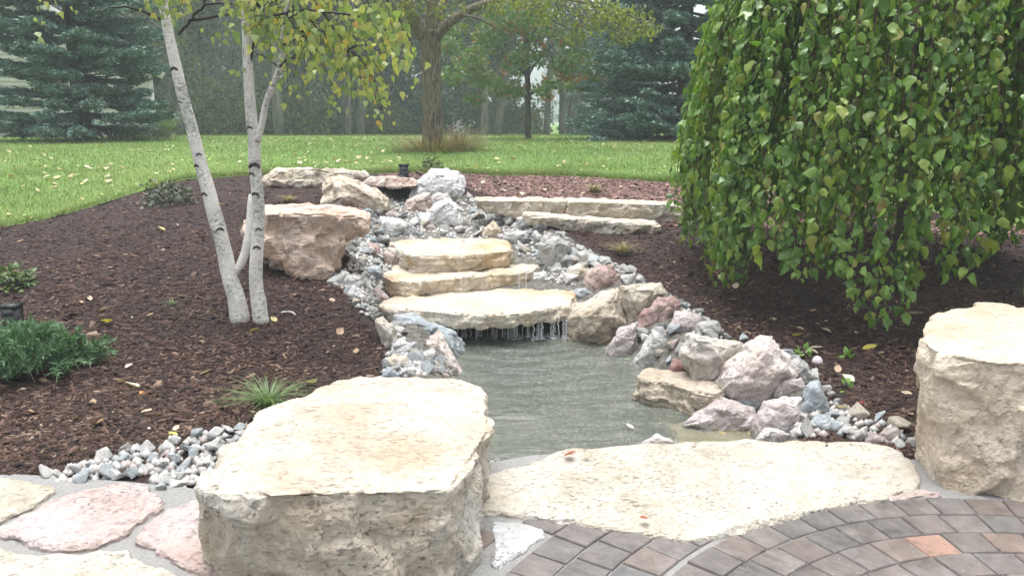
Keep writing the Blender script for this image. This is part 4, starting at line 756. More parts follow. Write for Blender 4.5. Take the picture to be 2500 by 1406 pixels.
# dark pipe mouth under the cap stone
m = MB(); c = at_y(np.array([965.]), np.array([470.]), 10.42)[0]; th = np.linspace(0, 2 * math.pi, 21)[:-1]
m.tube([c + np.array([0, .0, 0]), c + np.array([0, .5, 0])], .19, 20, False); m.tube([c + np.array([0, .45, 0]), c + np.array([0, .46, 0])], .19, 20, True)
tag(m.build('spring_pipe', M['cable'], None, True), 'dark pipe mouth of the spring under the cap stone', 'pipe')
#@@GROUNDCOVER
# ---------------------------------------------------------------- mulch chips and litter
def chips(name, n, mat, region, label, smin=1.0, py0=430, py1=1230):
    V = []; T = np.array([[0, 1, 2, 3], [0, 4, 5, 1], [3, 2, 6, 7], [4, 7, 6, 5]]); 
    px = RNG.uniform(-150, 2650, n * 3); py = py0 + (py1 - py0) * RNG.uniform(0, 1, n * 3)
    lo = 1.0 * 0 + py; P = []
    d = rays(px, py); Tt = np.full(len(px), 3.0)
    # march to the terrain by fixed point steps
    for _ in range(26):
        Pn = EYE + d * Tt[:, None]; h = ground_z(Pn[:, 0], Pn[:, 1]); Tt = Tt + np.clip((Pn[:, 2] - h) / (-d[:, 2] + .16) * .8, -1, 1.5)
    P = EYE + d * Tt[:, None]; h = ground_z(P[:, 0], P[:, 1]); ok = (np.abs(P[:, 2] - h) < .03) & (P[:, 1] < edge_y(P[:, 0]) + .03) & (P[:, 1] > 3.5) & (P[:, 1] < 13)
    c = [np.interp(P[:, 1], CH[:, 0], CH[:, k]) for k in (1, 4)]; ok &= ~((P[:, 1] > 5.7) & (P[:, 1] < 10.9) & (P[:, 0] > c[0]) & (P[:, 0] < c[1]))
    sd = np.full(len(P), 9.); q = (np.abs(P[:, 0]) < 3) & (P[:, 1] < 8); sd[q] = sdist(P[q, 0], P[q, 1], POND); ok &= sd > .22
    pat = in_poly(P[:, 0], P[:, 1], PATIO); ok &= ~pat
    ok &= region(P[:, 0], P[:, 1])
    P = np.stack([P[:, 0], P[:, 1], h], -1)[ok][:n]; k = len(P)
    L = RNG.uniform(.01, .055, k) * RNG.uniform(.6, 1.25, k) * smin * np.where(RNG.random(k) < .06, 1.9, 1); Wd = L * RNG.uniform(.10, .3, k) + .002; H = Wd * RNG.uniform(.3, .7, k)
    a = RNG.uniform(0, 6.28, k); tl = RNG.normal(0, .25, k)
    D = np.stack([np.cos(a) * np.cos(tl), np.sin(a) * np.cos(tl), np.sin(tl)], -1); N = unit(np.array([0, 0, 1.]) + RNG.normal(0, .45, (k, 3)))
    S, D, N = basis(D, N)
    B = np.array([[-.5, -1, 1], [.5, -.7, 1], [.35, .8, 1], [-.4, 1, 1], [-.6, -1, -1], [.6, -.8, -1], [.4, .9, -1], [-.5, 1, -1]]) * np.array([1, .5, .5])
    VV = P[:, None] + np.array([0, 0, .004]) + B[None, :, :1] * (Wd[:, None] * S)[:, None] + B[None, :, 1:2] * (L[:, None] * D)[:, None] + B[None, :, 2:] * (H[:, None] * N)[:, None]
    Fq = (np.array([[0, 1, 2, 3], [0, 4, 5, 1], [1, 5, 6, 2], [2, 6, 7, 3], [3, 7, 4, 0]])[None] + (np.arange(k) * 8)[:, None, None]).reshape(-1, 4)
    print(name, k); return tag(add(name, fast_mesh(name, VV.reshape(-1, 3), Fq), mat), label, None, None, 'stuff')
redz = lambda x, y: (x > -1.9) & (y > 8.75 - .1 * x)
chips('bark_mulch', 60000, M['chip'], lambda x, y: ~redz(x, y), 'dark brown shredded bark mulch over the planting beds')
chips('bark_mulch', 26000, M['redchip'], redz, 'reddish shredded bark mulch on the upper bed by the lawn', 1.5, 418, 575)
LEAF = leaf_tmpl(.34); CURL = leaf_tmpl(.40, fold=-.45, droop=-.35); OVAL = leaf_tmpl(.26, prof=(.15, .7, 1, .95, .6, 0), fold=-.3, droop=-.15)
LM = [fast_mesh('fallen_leaf', *t, True) for t in (LEAF, CURL, OVAL)]
def put_leaf(px, py, mat, label, size, group=None, name='fallen_leaf', z=None, cat='leaf', mesh=None, lift=.008):
    if z is None: g = ray_g(px, py, True); p = np.array([g[0], g[1], max(gz(g[0], g[1]), WATER if g[1] < 7 and abs(g[0]) < 2.5 and gz(g[0], g[1]) < WATER else -9) + lift])
    else: p = at_z(px, py, z) + np.array([0, 0, lift])
    a = random.uniform(0, 6.28); me = mesh or random.choice(LM); key = me.name_full + mat.name
    if key not in LMC: c_ = me.copy(); c_.materials.clear(); c_.materials.append(mat); LMC[key] = c_
    o = add(name, LMC[key]); o.matrix_world = leaf_matrix(p, (math.cos(a), math.sin(a), random.uniform(-.1, .25)), (random.gauss(0, .25), random.gauss(0, .25), 1), size); return tag(o, label, cat, group)
LMC = {}
put_leaf(1135, 590, M['l_red'], 'small red leaf on the top waterfall step', .05, z=.435)
put_leaf(1378, 1115, M['l_red'], 'red leaf near the pond edge of the big flagstone', .06, z=.03); put_leaf(1583, 1269, M['l_red'], 'red leaf near the paver side of the big flagstone', .045, z=.03)
put_leaf(430, 1074, M['l_yel'], 'yellow leaf on the mulch above the grey edging stones', .075, mesh=LM[2]); put_leaf(1611, 957, M['l_yel'], 'yellow leaf at the water edge below the long wet slab', .06, mesh=LM[2])
put_leaf(655, 916, M['l_org'], 'orange leaf on the mulch behind the bench boulder', .07); put_leaf(350, 958, M['l_org'], 'small orange leaf on the mulch below the birch', .05)
put_leaf(770, 937, M['l_pale'], 'large pale curled leaf on the mulch behind the bench boulder', .095, mesh=LM[1]); put_leaf(340, 950, M['l_pale'], 'pale curled leaf next to the small orange leaf', .09, mesh=LM[1])
put_leaf(262, 790, M['l_yel'], 'mustard leaf on the mulch right of the juniper', .10, mesh=LM[1]); put_leaf(487, 920, M['l_pale'], 'whitish leaf standing on the dark mulch left of the orange leaf', .08)
put_leaf(2345, 930, M['l_grn'], 'bright green leaf on the mulch right of the pond', .12); put_leaf(2095, 985, M['l_dred'], 'round dark red leaf by the tall green-grey stone', .09, mesh=LM[2]); put_leaf(1935, 823, M['l_yel'], 'crumpled yellow leaf under the mulberry', .08, mesh=LM[1])
put_leaf(2105, 855, M['l_yel'], 'yellow green leaf beside the seedlings', .10); put_leaf(1798, 835, M['l_grn'], 'green leaf at the mulch edge above the pale boulders', .09); put_leaf(1850, 885, M['l_red'], 'orange sliver of leaf on the right mulch', .05)
put_leaf(2070, 1008, M['l_pale'], 'pale dead leaf in the middle of the right mulch', .09); put_leaf(2085, 935, M['l_pale'], 'pinkish dead leaf below the bright green leaf', .08)
put_leaf(1547, 1048, M['l_pale'], 'pale leaf floating on the pond near the flagstone', .05, z=WATER + .005, mesh=LM[2])
put_leaf(560, 1195, M['l_dred'], 'brown curled leaf between edging stones and bench boulder', .11, z=.03, mesh=LM[1])
put_leaf(2090, 1210, M['l_pale'], 'tiny pale leaf bit on the big flagstone', .03, z=.03); put_leaf(1410, 690, M['l_grn'], 'yellow green leaf at the right end of the lowest slab', .09, z=.15)
k = 0
while k < 72:
    px, py = random.uniform(-40, 900), random.uniform(470, 1120)
    if random.random() > .35 + .65 * (py < 900): pass
    g = ray_g(px, py, False)
    if g[1] > edge_y(g[0]) - .1 or g[1] < 3.7 or g[0] > -1.0 - .25 * (g[1] > 5.5): continue
    put_leaf(px, py, M['litter'], 'dry tan leaf lying on the dark mulch of the left bed', random.uniform(.03, .075), 'dead leaves on the left mulch bed'); k += 1
k = 0
while k < 38:
    px, py = random.uniform(1700, 2300), random.uniform(690, 1040); g = ray_g(px, py, False)
    if sdist(g[:1], g[1:2], POND)[0] < .75 or g[1] < 3.9: continue
    put_leaf(px, py, M['litter'], 'dry leaf lying on the dark mulch under the mulberry', random.uniform(.04, .09), 'dead leaves under the mulberry'); k += 1
k = 0
while k < 18:
    px, py = random.uniform(1150, 1650), random.uniform(440, 480)
    g = ray_g(px, py, False)
    if g[1] > edge_y(g[0]) - .1: continue
    put_leaf(px, py, M['lawnlitter'], 'pale dry leaf on the reddish mulch above the ledge slabs', random.uniform(.05, .09), 'dead leaves on the upper reddish mulch'); k += 1
k = 0
while k < 135:
    r = random.random()
    px, py = (random.gauss(160, 130), random.gauss(432, 26)) if r < .42 else ((random.gauss(770, 90), random.gauss(392, 14)) if r < .68 else (random.uniform(-40, 1660), random.uniform(345, 440)))
    if py < 342: continue
    g = ray_g(px, py, False)
    if g[1] < edge_y(g[0]) + .1 or g[1] > 24: continue
    put_leaf(px, py, M['lawnlitter'], 'fallen pale brown leaf lying on the green lawn', random.uniform(.05, .105), 'fallen leaves on the lawn', lift=.05); k += 1
bx = RNG.uniform(-7, 3.5, 900); by = RNG.uniform(8.5, 22, 900); ok = by > edge_y(bx) + .1; bx, by = bx[ok], by[ok]; nb_ = len(bx); V, f_ = leaves(OVAL, np.stack([bx, by, ground_z(bx, by) + .045], -1), RNG.normal(size=(nb_, 3)) * [1, 1, .15], RNG.normal(0, .3, (nb_, 3)) + [0, 0, 1], RNG.uniform(.03, .07, nb_))
tag(add('leaf_litter', fast_mesh('leaf_litter', V, f_), M['lawnlitter2']), 'small leaf bits strewn over the lawn', None, None, 'stuff')
# lawn blades
n = 240000; ua = RNG.uniform(0, 1, n); yy = 1 / (1 / 30 + (1 / 6.5 - 1 / 30) * ua); xx = RNG.uniform(-.72, .72, n) * yy; e = edge_y(xx); ok = yy > e - .01; xx, yy = xx[ok], yy[ok]
# a thicker fringe along the cut edge
xf = RNG.uniform(-6, 3, 14000); yf = edge_y(xf) + RNG.exponential(.12, 14000); xx = np.concatenate([xx, xf]); yy = np.concatenate([yy, yf]); n = len(xx)
zz = ground_z(xx, yy) + .012; hgt = RNG.uniform(.03, .075, n) * (1 + .25 * vnoise(np.stack([xx, yy, xx * 0], -1) * 1.3, 5)); wd = .0026 * np.clip(yy / 7, 1, 3.2); a = RNG.uniform(0, 6.28, n); ln = RNG.normal(0, .45, (n, 2)) * hgt[:, None]
B = np.stack([xx, yy, zz], -1); S = np.stack([np.cos(a), np.sin(a), a * 0], -1) * wd[:, None]; T_ = B + np.concatenate([ln, hgt[:, None]], 1)
VV = np.stack([B - S, B + S, T_], 1).reshape(-1, 3); tag(add('grass', fast_mesh('grass', VV, np.arange(3 * n).reshape(-1, 3)), M['grass']), 'short green lawn grass', None, None, 'stuff')
tuf = MB()
#@@PLANTS
def blades(name, n, base, hgt, spread, mat, label, cat='grass tuft', wd=.004, seg=5, rad=.04, part='blade', droop=1.0):
    root = tag(empty(name, base), label, cat); m = MB(); r = RNG
    for k in range(n):
        a = r.uniform(0, 6.28); h = hgt * r.uniform(.5, 1.1); sp = spread * r.uniform(.2, 1.0); o = np.array([math.cos(a), math.sin(a), 0]); b = o * rad * r.uniform(0, 1) + r.normal(0, .006, 3) * [1, 1, 0]
        t = np.linspace(0, 1, seg)[:, None]; P = b + o * sp * t ** 1.4 + np.array([0, 0, 1]) * h * (1.6 * t - droop * .9 * t ** 2.2)
        sd = np.array([-o[1], o[0], 0]) * wd * r.uniform(.7, 1.3); w = (1 - .85 * t); V = np.stack([P - sd * w, P + sd * w], 1).reshape(-1, 3); i = np.arange(seg - 1)[:, None] * 2
        m.raw(V, (i + np.array([[0, 1, 3, 2]])))
    tag(m.build('blades', mat, root), kind='stuff'); return root
def gnd(px, py): g = ray_g(px, py, False); return (g[0], g[1], gz(g[0], g[1]))
blades('sedge_tuft', 210, gnd(655, 995), .16, .36, M['sedge'], 'fine green sedge tuft on the mulch just behind the bench boulder', wd=.0028)
blades('sedge_tuft', 150, gnd(1520, 622), .15, .24, M['straw'], 'yellow green sedge tuft on the right mulch slope', wd=.004)
blades('sedge_tuft', 130, gnd(1450, 472), .14, .22, M['straw'], 'tan grass tuft above the seam of the ledge slabs', wd=.005)
blades('sedge_tuft', 110, gnd(705, 496), .12, .22, M['straw'], 'thin straw grass tuft between the ledge slab and the split boulder', wd=.005)
blades('sedge_tuft', 30, gnd(415, 745), .05, .06, M['sedge'], 'tiny sprig of grass on the mulch left of the birch', wd=.003)
blades('dry_weeds', 620, gnd(1055, 372), .27, .7, M['straw2'], 'tan dry weeds growing round the foot of the big tree trunk', 'weeds', wd=.008, rad=.75, droop=.55)
blades('dry_weeds', 260, gnd(1120, 372), .36, .5, M['straw2'], 'tall tan weeds right of the big tree trunk', 'weeds', wd=.007, rad=.5, droop=.3)
blades('ornamental_grass', 240, gnd(395, 338), 1.0, .9, M['sedge'], 'tall arching ornamental grass at the right foot of the left spruce', 'grass', wd=.016, rad=.25)
blades('dry_weeds', 260, gnd(290, 346), .35, .9, M['shrub'], 'low weeds and pale blades under the left spruce', 'weeds', wd=.012, rad=1.6, droop=.5)
def leaf_shrub(name, base, rx, rz, n, size, mat, label, tw=18, cat='shrub'):
    root = tag(empty(name, base), label, cat); m = MB()
    for k in range(tw):
        d = unit(RNG.normal(size=3) * [1, 1, .5] + [0, 0, .7]); e = d * [rx, rx, rz * 1.3] * RNG.uniform(.6, 1); m.tube(curve([[0, 0, -.02], e * .5 + [0, 0, .03], e], 5), np.linspace(.006, .002, 5), 4, False)
    m.build('stems', M['darktwig'], root)
    d = unit(RNG.normal(size=(n, 3))); d[:, 2] = np.abs(d[:, 2]); P = d * RNG.uniform(.35, 1, (n, 1)) ** .6 * [rx, rx, rz] * (1 + .35 * vnoise(d * 2.3, 3))[:, None]
    V, f_ = leaves(LEAF, P, d + RNG.normal(0, .6, (n, 3)), RNG.normal(0, .5, (n, 3)) + [0, 0, 1], size * RNG.uniform(.6, 1.2, n)); tag(add('foliage', fast_mesh('foliage', V, f_), mat, root), kind='stuff'); return root
leaf_shrub('low_shrub', gnd(412, 498), .34, .26, 420, .05, M['shrub'], 'dusky low shrub on the crest of the left mulch bed')
leaf_shrub('low_shrub', gnd(30, 700), .2, .16, 260, .05, M['greenshrub'], 'small green shrub at the left edge above the juniper')
leaf_shrub('low_shrub', gnd(1055, 418), .22, .22, 260, .045, M['greenshrub'], 'small dark green shrub behind the tall whitish boulder')
for q, lb in (((1965, 872), 'green seedling on the right mulch, nearer the pale triangle'), ((2068, 880), 'green seedling on the right mulch, middle one'), ((2065, 955), 'low green seedling below the other two')):
    leaf_shrub('seedling', gnd(*q), .045, .05, 9, .06, M['l_grn'], lb, 4, 'seedling')
# asters behind the big trunk
root = tag(empty('aster_plant', gnd(1118, 372)), 'white flowered weed stalks beside the big trunk', 'flower'); m = MB(); fl = MB()
for k in range(12):
    e = np.array([RNG.normal(0, .12), RNG.normal(0, .12), .42 + RNG.normal(0, .05)]); m.tube(curve([[0, 0, 0], e * .5, e], 5), .004, 4, False)
    for j in range(5): c_ = e + RNG.normal(0, .035, 3); fl.raw(c_ + .013 * np.array([[1, 0, .2], [0, 1, 0], [-1, 0, .2], [0, -1, 0], [0, -.2, 1], [0, .2, -1]]), None, [[0, 1, 4], [1, 2, 4], [2, 3, 4], [3, 0, 4], [1, 0, 5], [2, 1, 5], [3, 2, 5], [0, 3, 5]])
m.build('stems', M['sedge'], root); tag(fl.build('flowers', plain('white_flower', (.55, .55, .55)), root), kind='stuff')
# juniper: feathery sprays
def juniper():
    base = np.array(gnd(60, 905)); root = tag(empty('juniper_bush', base), 'feathery blue-green juniper spreading at the left edge', 'shrub'); m = MB(); pos = []; dr = []
    for k in range(330):
        a = RNG.uniform(0, 6.28); el = RNG.uniform(.12, 1.25); L = RNG.uniform(.2, .38) * (1.0 - .25 * el / 1.3); o = np.array([math.cos(a) * math.cos(el), math.sin(a) * math.cos(el), math.sin(el) * .8]); b0 = RNG.normal(0, .09, 3) * [1.6, 1, .2] + [0, 0, .03]
        P = curve([b0, b0 + o * L * .5 + [0, 0, .02], b0 + o * L + [0, 0, -.03 + .05 * el]], 7); m.tube(P, np.linspace(.004, .0015, 7), 4, False)
        for j in range(9):
            t = .25 + .75 * j / 8; q = P[0] + 0; i_ = t * 6; i0 = min(int(i_), 5); q = P[i0] + (P[i0 + 1] - P[i0]) * (i_ - i0); tg = unit(P[i0 + 1] - P[i0])
            for s_ in range(7): pos.append(q); dr.append(tg * .9 + RNG.normal(0, .55, 3))
    m.build('stems', M['twig'], root); pos = np.array(pos); n = len(pos)
    nt_ = (np.array([[-.07, 0, 0], [.07, 0, 0], [.0, 1, 0], [-.09, .5, .03]], float), np.array([[0, 1, 2], [0, 2, 3]]))
    V, f_ = leaves(nt_, pos, np.array(dr), RNG.normal(size=(n, 3)), RNG.uniform(.03, .07, n)); tag(add('foliage', fast_mesh('foliage', V, f_), M['juniper'], root), kind='stuff')
juniper()
# garden lights, cable, hose, shell
def path_light(px, py, w, h, label, lensy=True):
    b = np.array(gnd(px, py)); root = tag(empty('path_light', b), label, 'garden light'); m = MB(); m.box((0, 0, h * .45 - .04), (w * .82, w * .82, h * .9 + .08)); m.build('post', M['black'], root)
    m = MB(); m.box((0, 0, h * .955), (w, w, h * .09)); m.box((0, 0, h * 1.01), (w * .9, w * .9, h * .03)); m.build('cap', M['black'], root)
    m = MB(); m.box((0, -w * .41 - .003, h * .7), (w * .6, .006, h * .3)); m.build('lens', M['lens'], root)
path_light(987, 436, .14, .19, 'black square garden light behind the cap stone of the spring'); path_light(35, 800, .115, .16, 'black square garden light behind the juniper')
m = MB(); m.tube(curve([gnd(185, 835) + np.array([0, 0, .01]), np.array(gnd(205, 840)) + [0, 0, .07], np.array(gnd(220, 862)) + [0, 0, .03], np.array(gnd(222, 880)) + [0, 0, -.01]], 14), .006, 6); tag(m.build('cable', M['cable'], None, True), 'short black cable loop at the right side of the juniper', 'cable')
m = MB(); g0 = np.array(gnd(700, 770)); m.tube(curve([g0 + [-.06, 0, .0], g0 + [-.03, .01, .022], g0 + [.03, .012, .022], g0 + [.065, 0, .005]], 14), .005, 6); tag(m.build('hose_piece', M['hose'], None, True), 'short white curved plastic strip on the mulch right of the birch', 'plastic strip')
m = MB(); g0 = np.array(gnd(1995, 888)); th = np.linspace(0, math.pi / 2, 6); m.tube(np.stack([0 * th, 0 * th, .05 * np.sin(th)], -1) + g0, .035 * np.cos(th) + .001, 10); tag(m.build('mushroom', M['shell'], None, True), 'pale pinkish mushroom cap on the mulch behind the grey leaning stone', 'mushroom')

# ---------------------------------------------------------------- weeping mulberry
def mulberry():
    C0 = np.array([3.33, 6.75]); zb = gz(*C0); root = tag(empty('weeping_mulberry', (C0[0], C0[1], zb)), 'weeping mulberry with a curtain of glossy green leaves', 'tree'); org = np.array([C0[0], C0[1], zb]); m = MB()
    m.tube(curve([[0, 0, -.1], [.02, 0, .9], [-.03, .02, 1.7], [0, 0, 2.5]], 12), np.linspace(.1, .085, 12), 12, True, .12); m.build('trunk', M['darkbark'], root, True)
    tw = MB(); P = []; D = []; N = []; shell = []
    def strand(a, R, ztop, zend, dens, inner, rw):
        o = np.array([math.cos(a), math.sin(a), 0]); tg = np.array([-o[1], o[0], 0]); w = RNG.normal(0, .07)
        pts = [[0, 0, 2.45], o * R * .5 + [0, 0, ztop], o * R * .87 + [0, 0, ztop - .35], o * R * .98 + [0, 0, ztop - .95], o * R * 1.03 + tg * w + [0, 0, (ztop - .95 + zend) / 2], o * R * (1.0 + RNG.normal(0, .03)) + tg * w * 1.6 + [0, 0, zend]]
        if zend > ztop - 1.2: pts = pts[:4] + [o * R * 1.02 + [0, 0, zend]]
        Q_ = curve(pts, 40); tw.tube(Q_[6:], np.linspace(.007, .002, 34), 3, False)
        seg = np.linalg.norm(np.diff(Q_, axis=0), axis=1); s = np.concatenate([[0], np.cumsum(seg)]); L = s[-1]; t = np.arange(L * .25, L, dens) + RNG.uniform(0, dens)
        for k, u in enumerate(t):
            i = min(np.searchsorted(s, u) - 1, len(Q_) - 2); f = (u - s[i]) / (seg[i] + 1e-6); q = Q_[i] + (Q_[i + 1] - Q_[i]) * min(f, 1)
            side = tg * (1 if k % 2 else -1); out = o * RNG.uniform(.2, 1.0) + side * RNG.uniform(.1, .9); pet = out * RNG.uniform(.02, .06)
            P.append(q + pet); D.append(out * RNG.uniform(.15, .75) + np.array([0, 0, -1.0]) + RNG.normal(0, .38, 3)); N.append(o * RNG.uniform(.2, 1) + side * RNG.uniform(-.9, 1.1) + np.array([0, 0, RNG.uniform(.1, 1.2)]) + RNG.normal(0, .4, 3)); shell.append(R if not inner else -1)
    for k in range(470):
        a = RNG.uniform(0, 6.28)
        if math.sin(a * 9 + 1.3) + math.sin(a * 23) * .8 < -1.25: continue
        R = 1.72 + .10 * math.sin(a * 5 + 1) + .07 * math.sin(a * 11) + RNG.normal(0, .05)
        ze = .30 + .14 * math.sin(a * 7 + .6) + .10 * math.sin(a * 13) + abs(RNG.normal(0, .16))
        if RNG.random() < .3: ze += RNG.uniform(.2, 1.0)
        if -.35 < (a - 5.05) < .35: ze += .12
        strand(a, R, 2.75 + RNG.normal(0, .12), ze, .038, False, 1)
    for k in range(270):
        strand(RNG.uniform(0, 6.28), RNG.uniform(.6, 1.55), 2.6 + RNG.normal(0, .12), .65 + abs(RNG.normal(0, .3)), .07, True, 1)
    tw.build('branches', M['twig'], root)
    P = np.array(P); D = np.array(D); N = np.array(N); sz = .034 + .074 * RNG.uniform(0, 1, len(P)) ** 1.3; lf = leaf_tmpl(.33, rows=(0, .12, .32, .58, .8, 1), prof=(.5, .95, 1, .7, .27, 0), fold=.35, droop=.3)
    bad = (P[:, 2] + zb) < .12; P, D, N, sz = P[~bad], D[~bad], N[~bad], sz[~bad]
    W_ = P + org; inview = (W_[:, 0] / W_[:, 1] < .62) & (W_[:, 2] < 2.35); score = np.where(inview, np.linalg.norm(W_ - EYE, axis=1) / sz, 1e9); idx = np.argsort(score); top = idx[:300]; rest = idx[300:]
    def vary(sd):
        r = np.random.default_rng(sd); V, f_ = lf; V = V.copy(); y = V[:, 1].copy(); V[:, 0] *= r.uniform(.78, 1.2); V[:, 0] += .10 * r.normal() * np.sin(y * 3) + .03 * r.normal(size=len(V)) * (V[:, 0] != 0); V[:, 2] += .22 * r.normal() * y ** 2 + .25 * r.normal() * V[:, 0] * y + .05 * r.normal(size=len(V)); V[:, 1] += .05 * r.normal(size=len(V)) * (y > 0); return V, f_
    TM = [vary(q) for q in range(9)]; TMM = []
    for q in TM: me = fast_mesh('leaf', *q, True); me.materials.append(M['mulberry_one']); TMM.append(me)
    for k in top:
        o = bpy.data.objects.new('leaf', TMM[k % 9]); COL.objects.link(o); o.parent = root; o.matrix_local = leaf_matrix(P[k], D[k], N[k], sz[k])
    V = []; f_ = []; nv = 0
    for q in range(9):
        rr = rest[q::9]; a_, b_ = leaves(TM[q], P[rr], D[rr], N[rr], sz[rr]); V.append(a_); f_.append(b_ + nv); nv += len(a_)
    V = np.concatenate(V); f_ = np.concatenate(f_); tag(add('foliage', fast_mesh('foliage', V, f_, True), M['mulberry'], root), kind='stuff'); print('mulberry leaves', len(P))
mulberry()

# ---------------------------------------------------------------- birch clump
def birch():
    base = np.array(gnd(610, 784)); root = tag(empty('birch_tree', base), 'clump birch with white speckled trunks and yellow green leaves', 'tree'); Y0 = base[1]
    def stem(L, w, Y1=None, name='trunk', scars=()):
        L = np.array(L, float); Ys = np.linspace(Y0, Y0 + .12, len(L)) if Y1 is None else np.linspace(*Y1, len(L)); P = at_y(L[:, 0], L[:, 1], Ys) - base; n = 36; C = curve(P, n); r = np.interp(np.linspace(0, 1, n), np.linspace(0, 1, len(w)), np.array(w) / F * Y0 * .86 / 2)
        m = MB(); m.tube(C, r, 20, True, .07, 3); o = m.build(name, M['birch'], root, True)
        for t, side, s in scars:
            i = int(t * (n - 1)); mm = MB(); rr = r[i] * s * 1.15; ph = side * .9 + np.linspace(-.75, .75, 9) * s * 1.5; th = np.linspace(-1, 1, 9)
            mm.tube(np.stack([np.sin(ph) * r[i] * .99, -np.cos(ph) * r[i] * .99, -rr * .75 * th ** 2 + rr * .2], -1) + C[i], rr * .27 * np.sqrt(np.clip(1 - th ** 2, 0, 1)) + .001, 7, True, .35, i); mm.build('scar', M['scar'], root, True)
        return C
    A = stem([(588, 795), (577, 730), (560, 670), (545, 600), (528, 540), (508, 460), (490, 400), (470, 320), (445, 230), (420, 120), (403, 40), (392, -40), (376, -160), (360, -320)], [58, 46, 42, 39, 34, 31, 27, 20, 14], scars=[(.30, .6, .5), (.385, -.6, .55), (.47, -.6, .5), (.505, .5, .45), (.66, -.1, .7), (.62, -.7, .5)])
    C = stem([(640, 797), (632, 740), (624, 680), (628, 600), (632, 540), (628, 460), (622, 400), (620, 340), (612, 270), (606, 180), (602, 90), (598, 0), (594, -120), (585, -280)], [48, 39, 36, 34, 33, 30, 25, 20, 14], (Y0 - .02, Y0 + .05), scars=[(.255, .2, .6), (.31, .3, .5), (.38, -.2, .65), (.455, -.6, .7), (.48, .2, 1.0), (.585, -.3, .55)])
    B = stem([(570, 672), (590, 640), (603, 600), (610, 550), (614, 500), (616, 478)], [22, 26, 25, 23, 20], (Y0 + .02, Y0 + .18), 'branch')
    Dd = stem([(628, 345), (640, 300), (650, 250), (668, 205), (684, 160), (690, 110), (694, 60), (705, 0), (720, -90)], [17, 18, 17, 16, 15, 13, 11], (Y0 + .0, Y0 - .1), 'branch', scars=[(.25, .5, .4), (.55, .5, .5)])
    tw = MB(); P = []; D = []; N = []
    def twig(p0, p1, sag=.1, r0=.006, r1=.002, n=10, lf=0, spread=.06, bare=.3):
        p0 = np.array(p0, float); p1 = np.array(p1, float); mid = (p0 + p1) / 2 + [0, 0, sag]; Cc = curve([p0, mid, p1], n); Cc = Cc + RNG.normal(0, .006, Cc.shape) * np.linspace(0, 1, n)[:, None]; tw.tube(Cc, np.linspace(r0, r1, n), 5, False)
        for k in range(lf):
            t = bare + (1 - bare) * (k + RNG.random()) / lf; i = min(int(t * (n - 1)), n - 2); q = Cc[i] + (Cc[i + 1] - Cc[i]) * (t * (n - 1) - i); off = RNG.normal(0, spread, 3) * [1, 1, .8] + [0, 0, -.03]
            P.append(q + off); D.append(np.array([0, 0, -1.]) + RNG.normal(0, .35, 3)); N.append(np.array([RNG.normal(0, .7), -1, RNG.normal(.2, .4)]))
        return Cc
    pt = lambda px, py, Y: at_y(float(px), float(py), Y) - base
    # dark bare limbs
    twig(pt(470, 50, Y0 + .1), pt(660, 20, Y0), -.0, .012, .006); twig(pt(435, 85, Y0 + .1), pt(472, 45, Y0 + .1), 0, .011, .011)
    twig(pt(408, 55, Y0 + .1), pt(225, 28, Y0 - .1), .06, .011, .003); twig(pt(470, 40, Y0 + .1), pt(500, 12, Y0 + .1), 0, .010, .009); twig(pt(500, 12, Y0 + .1), pt(610, 20, Y0 + .1), .02, .009, .006)
    twig(pt(684, 168, Y0 - .02), pt(620, 130, Y0), .02, .006, .003); twig(pt(672, 180, Y0 - .05), pt(720, 135, Y0 - .1), .02, .009, .005); twig(pt(500, 12, Y0), pt(498, -60, Y0), 0, .009, .008)
    # leafy drooping sprays (a photo point for each tip, at its own depth round the clump)
    tips = [(870, 210), (910, 255), (945, 275), (965, 250), (850, 255), (820, 250), (790, 190), (760, 170), (740, 200), (700, 230), (905, 150), (960, 180), (970, 130), (1000, 140), (925, 90), (880, 60), (830, 110), (800, 60), (760, 90), (720, 60), (690, 140), (720, 110), (650, 60), (620, 90), (580, 75), (555, 70), (540, 40), (600, 40), (640, 20), (680, 30), (740, 20), (790, 20), (850, 20), (900, 20), (935, 40), (980, 90), (840, 170), (890, 200), (930, 220), (800, 145), (750, 140), (860, 90), (690, 90), (930, 170), (780, 110), (815, 210), (770, 60), (895, 110), (945, 110), (700, 10), (830, 40), (575, 20), (660, 95), (720, 165)]
    srcs = [C[24], C[28], Dd[20], Dd[28], Dd[33], C[33], A[33]]
    hubs = [pt(720, 70, Y0 - .15), pt(790, 80, Y0 - .25), pt(850, 120, Y0 - .3), pt(640, 20, Y0), pt(880, 40, Y0 - .35), pt(740, -40, Y0 - .2), pt(820, -50, Y0 - .4)]
    for k, h in enumerate(hubs): twig(srcs[(k + 2) % 5 if k else 3], h, .05, .010, .006, 10, 6, .07)
    for k, (a, b) in enumerate(tips):
        for j in range(2):
            Yt = Y0 + RNG.uniform(-.55, .35); p = pt(a + RNG.normal(0, 14), b + RNG.normal(0, 12), Yt); h = min(hubs, key=lambda q: np.linalg.norm(q - p - [-.1, 0, .15]) + RNG.uniform(0, .15)); twig(h, p, .09, .004, .0012, 9, 10, .06, .2)
    for a, b, Y in ((1012, 120, 4.6), (1000, 100, 4.6), (985, 60, 4.6), (965, 100, 4.55), (940, 30, 4.6), (1020, 150, 4.6)): twig(pt(930, -20, 4.7), pt(a, b, Y), .03, .004, .0015, 9, 9, .035, .45)
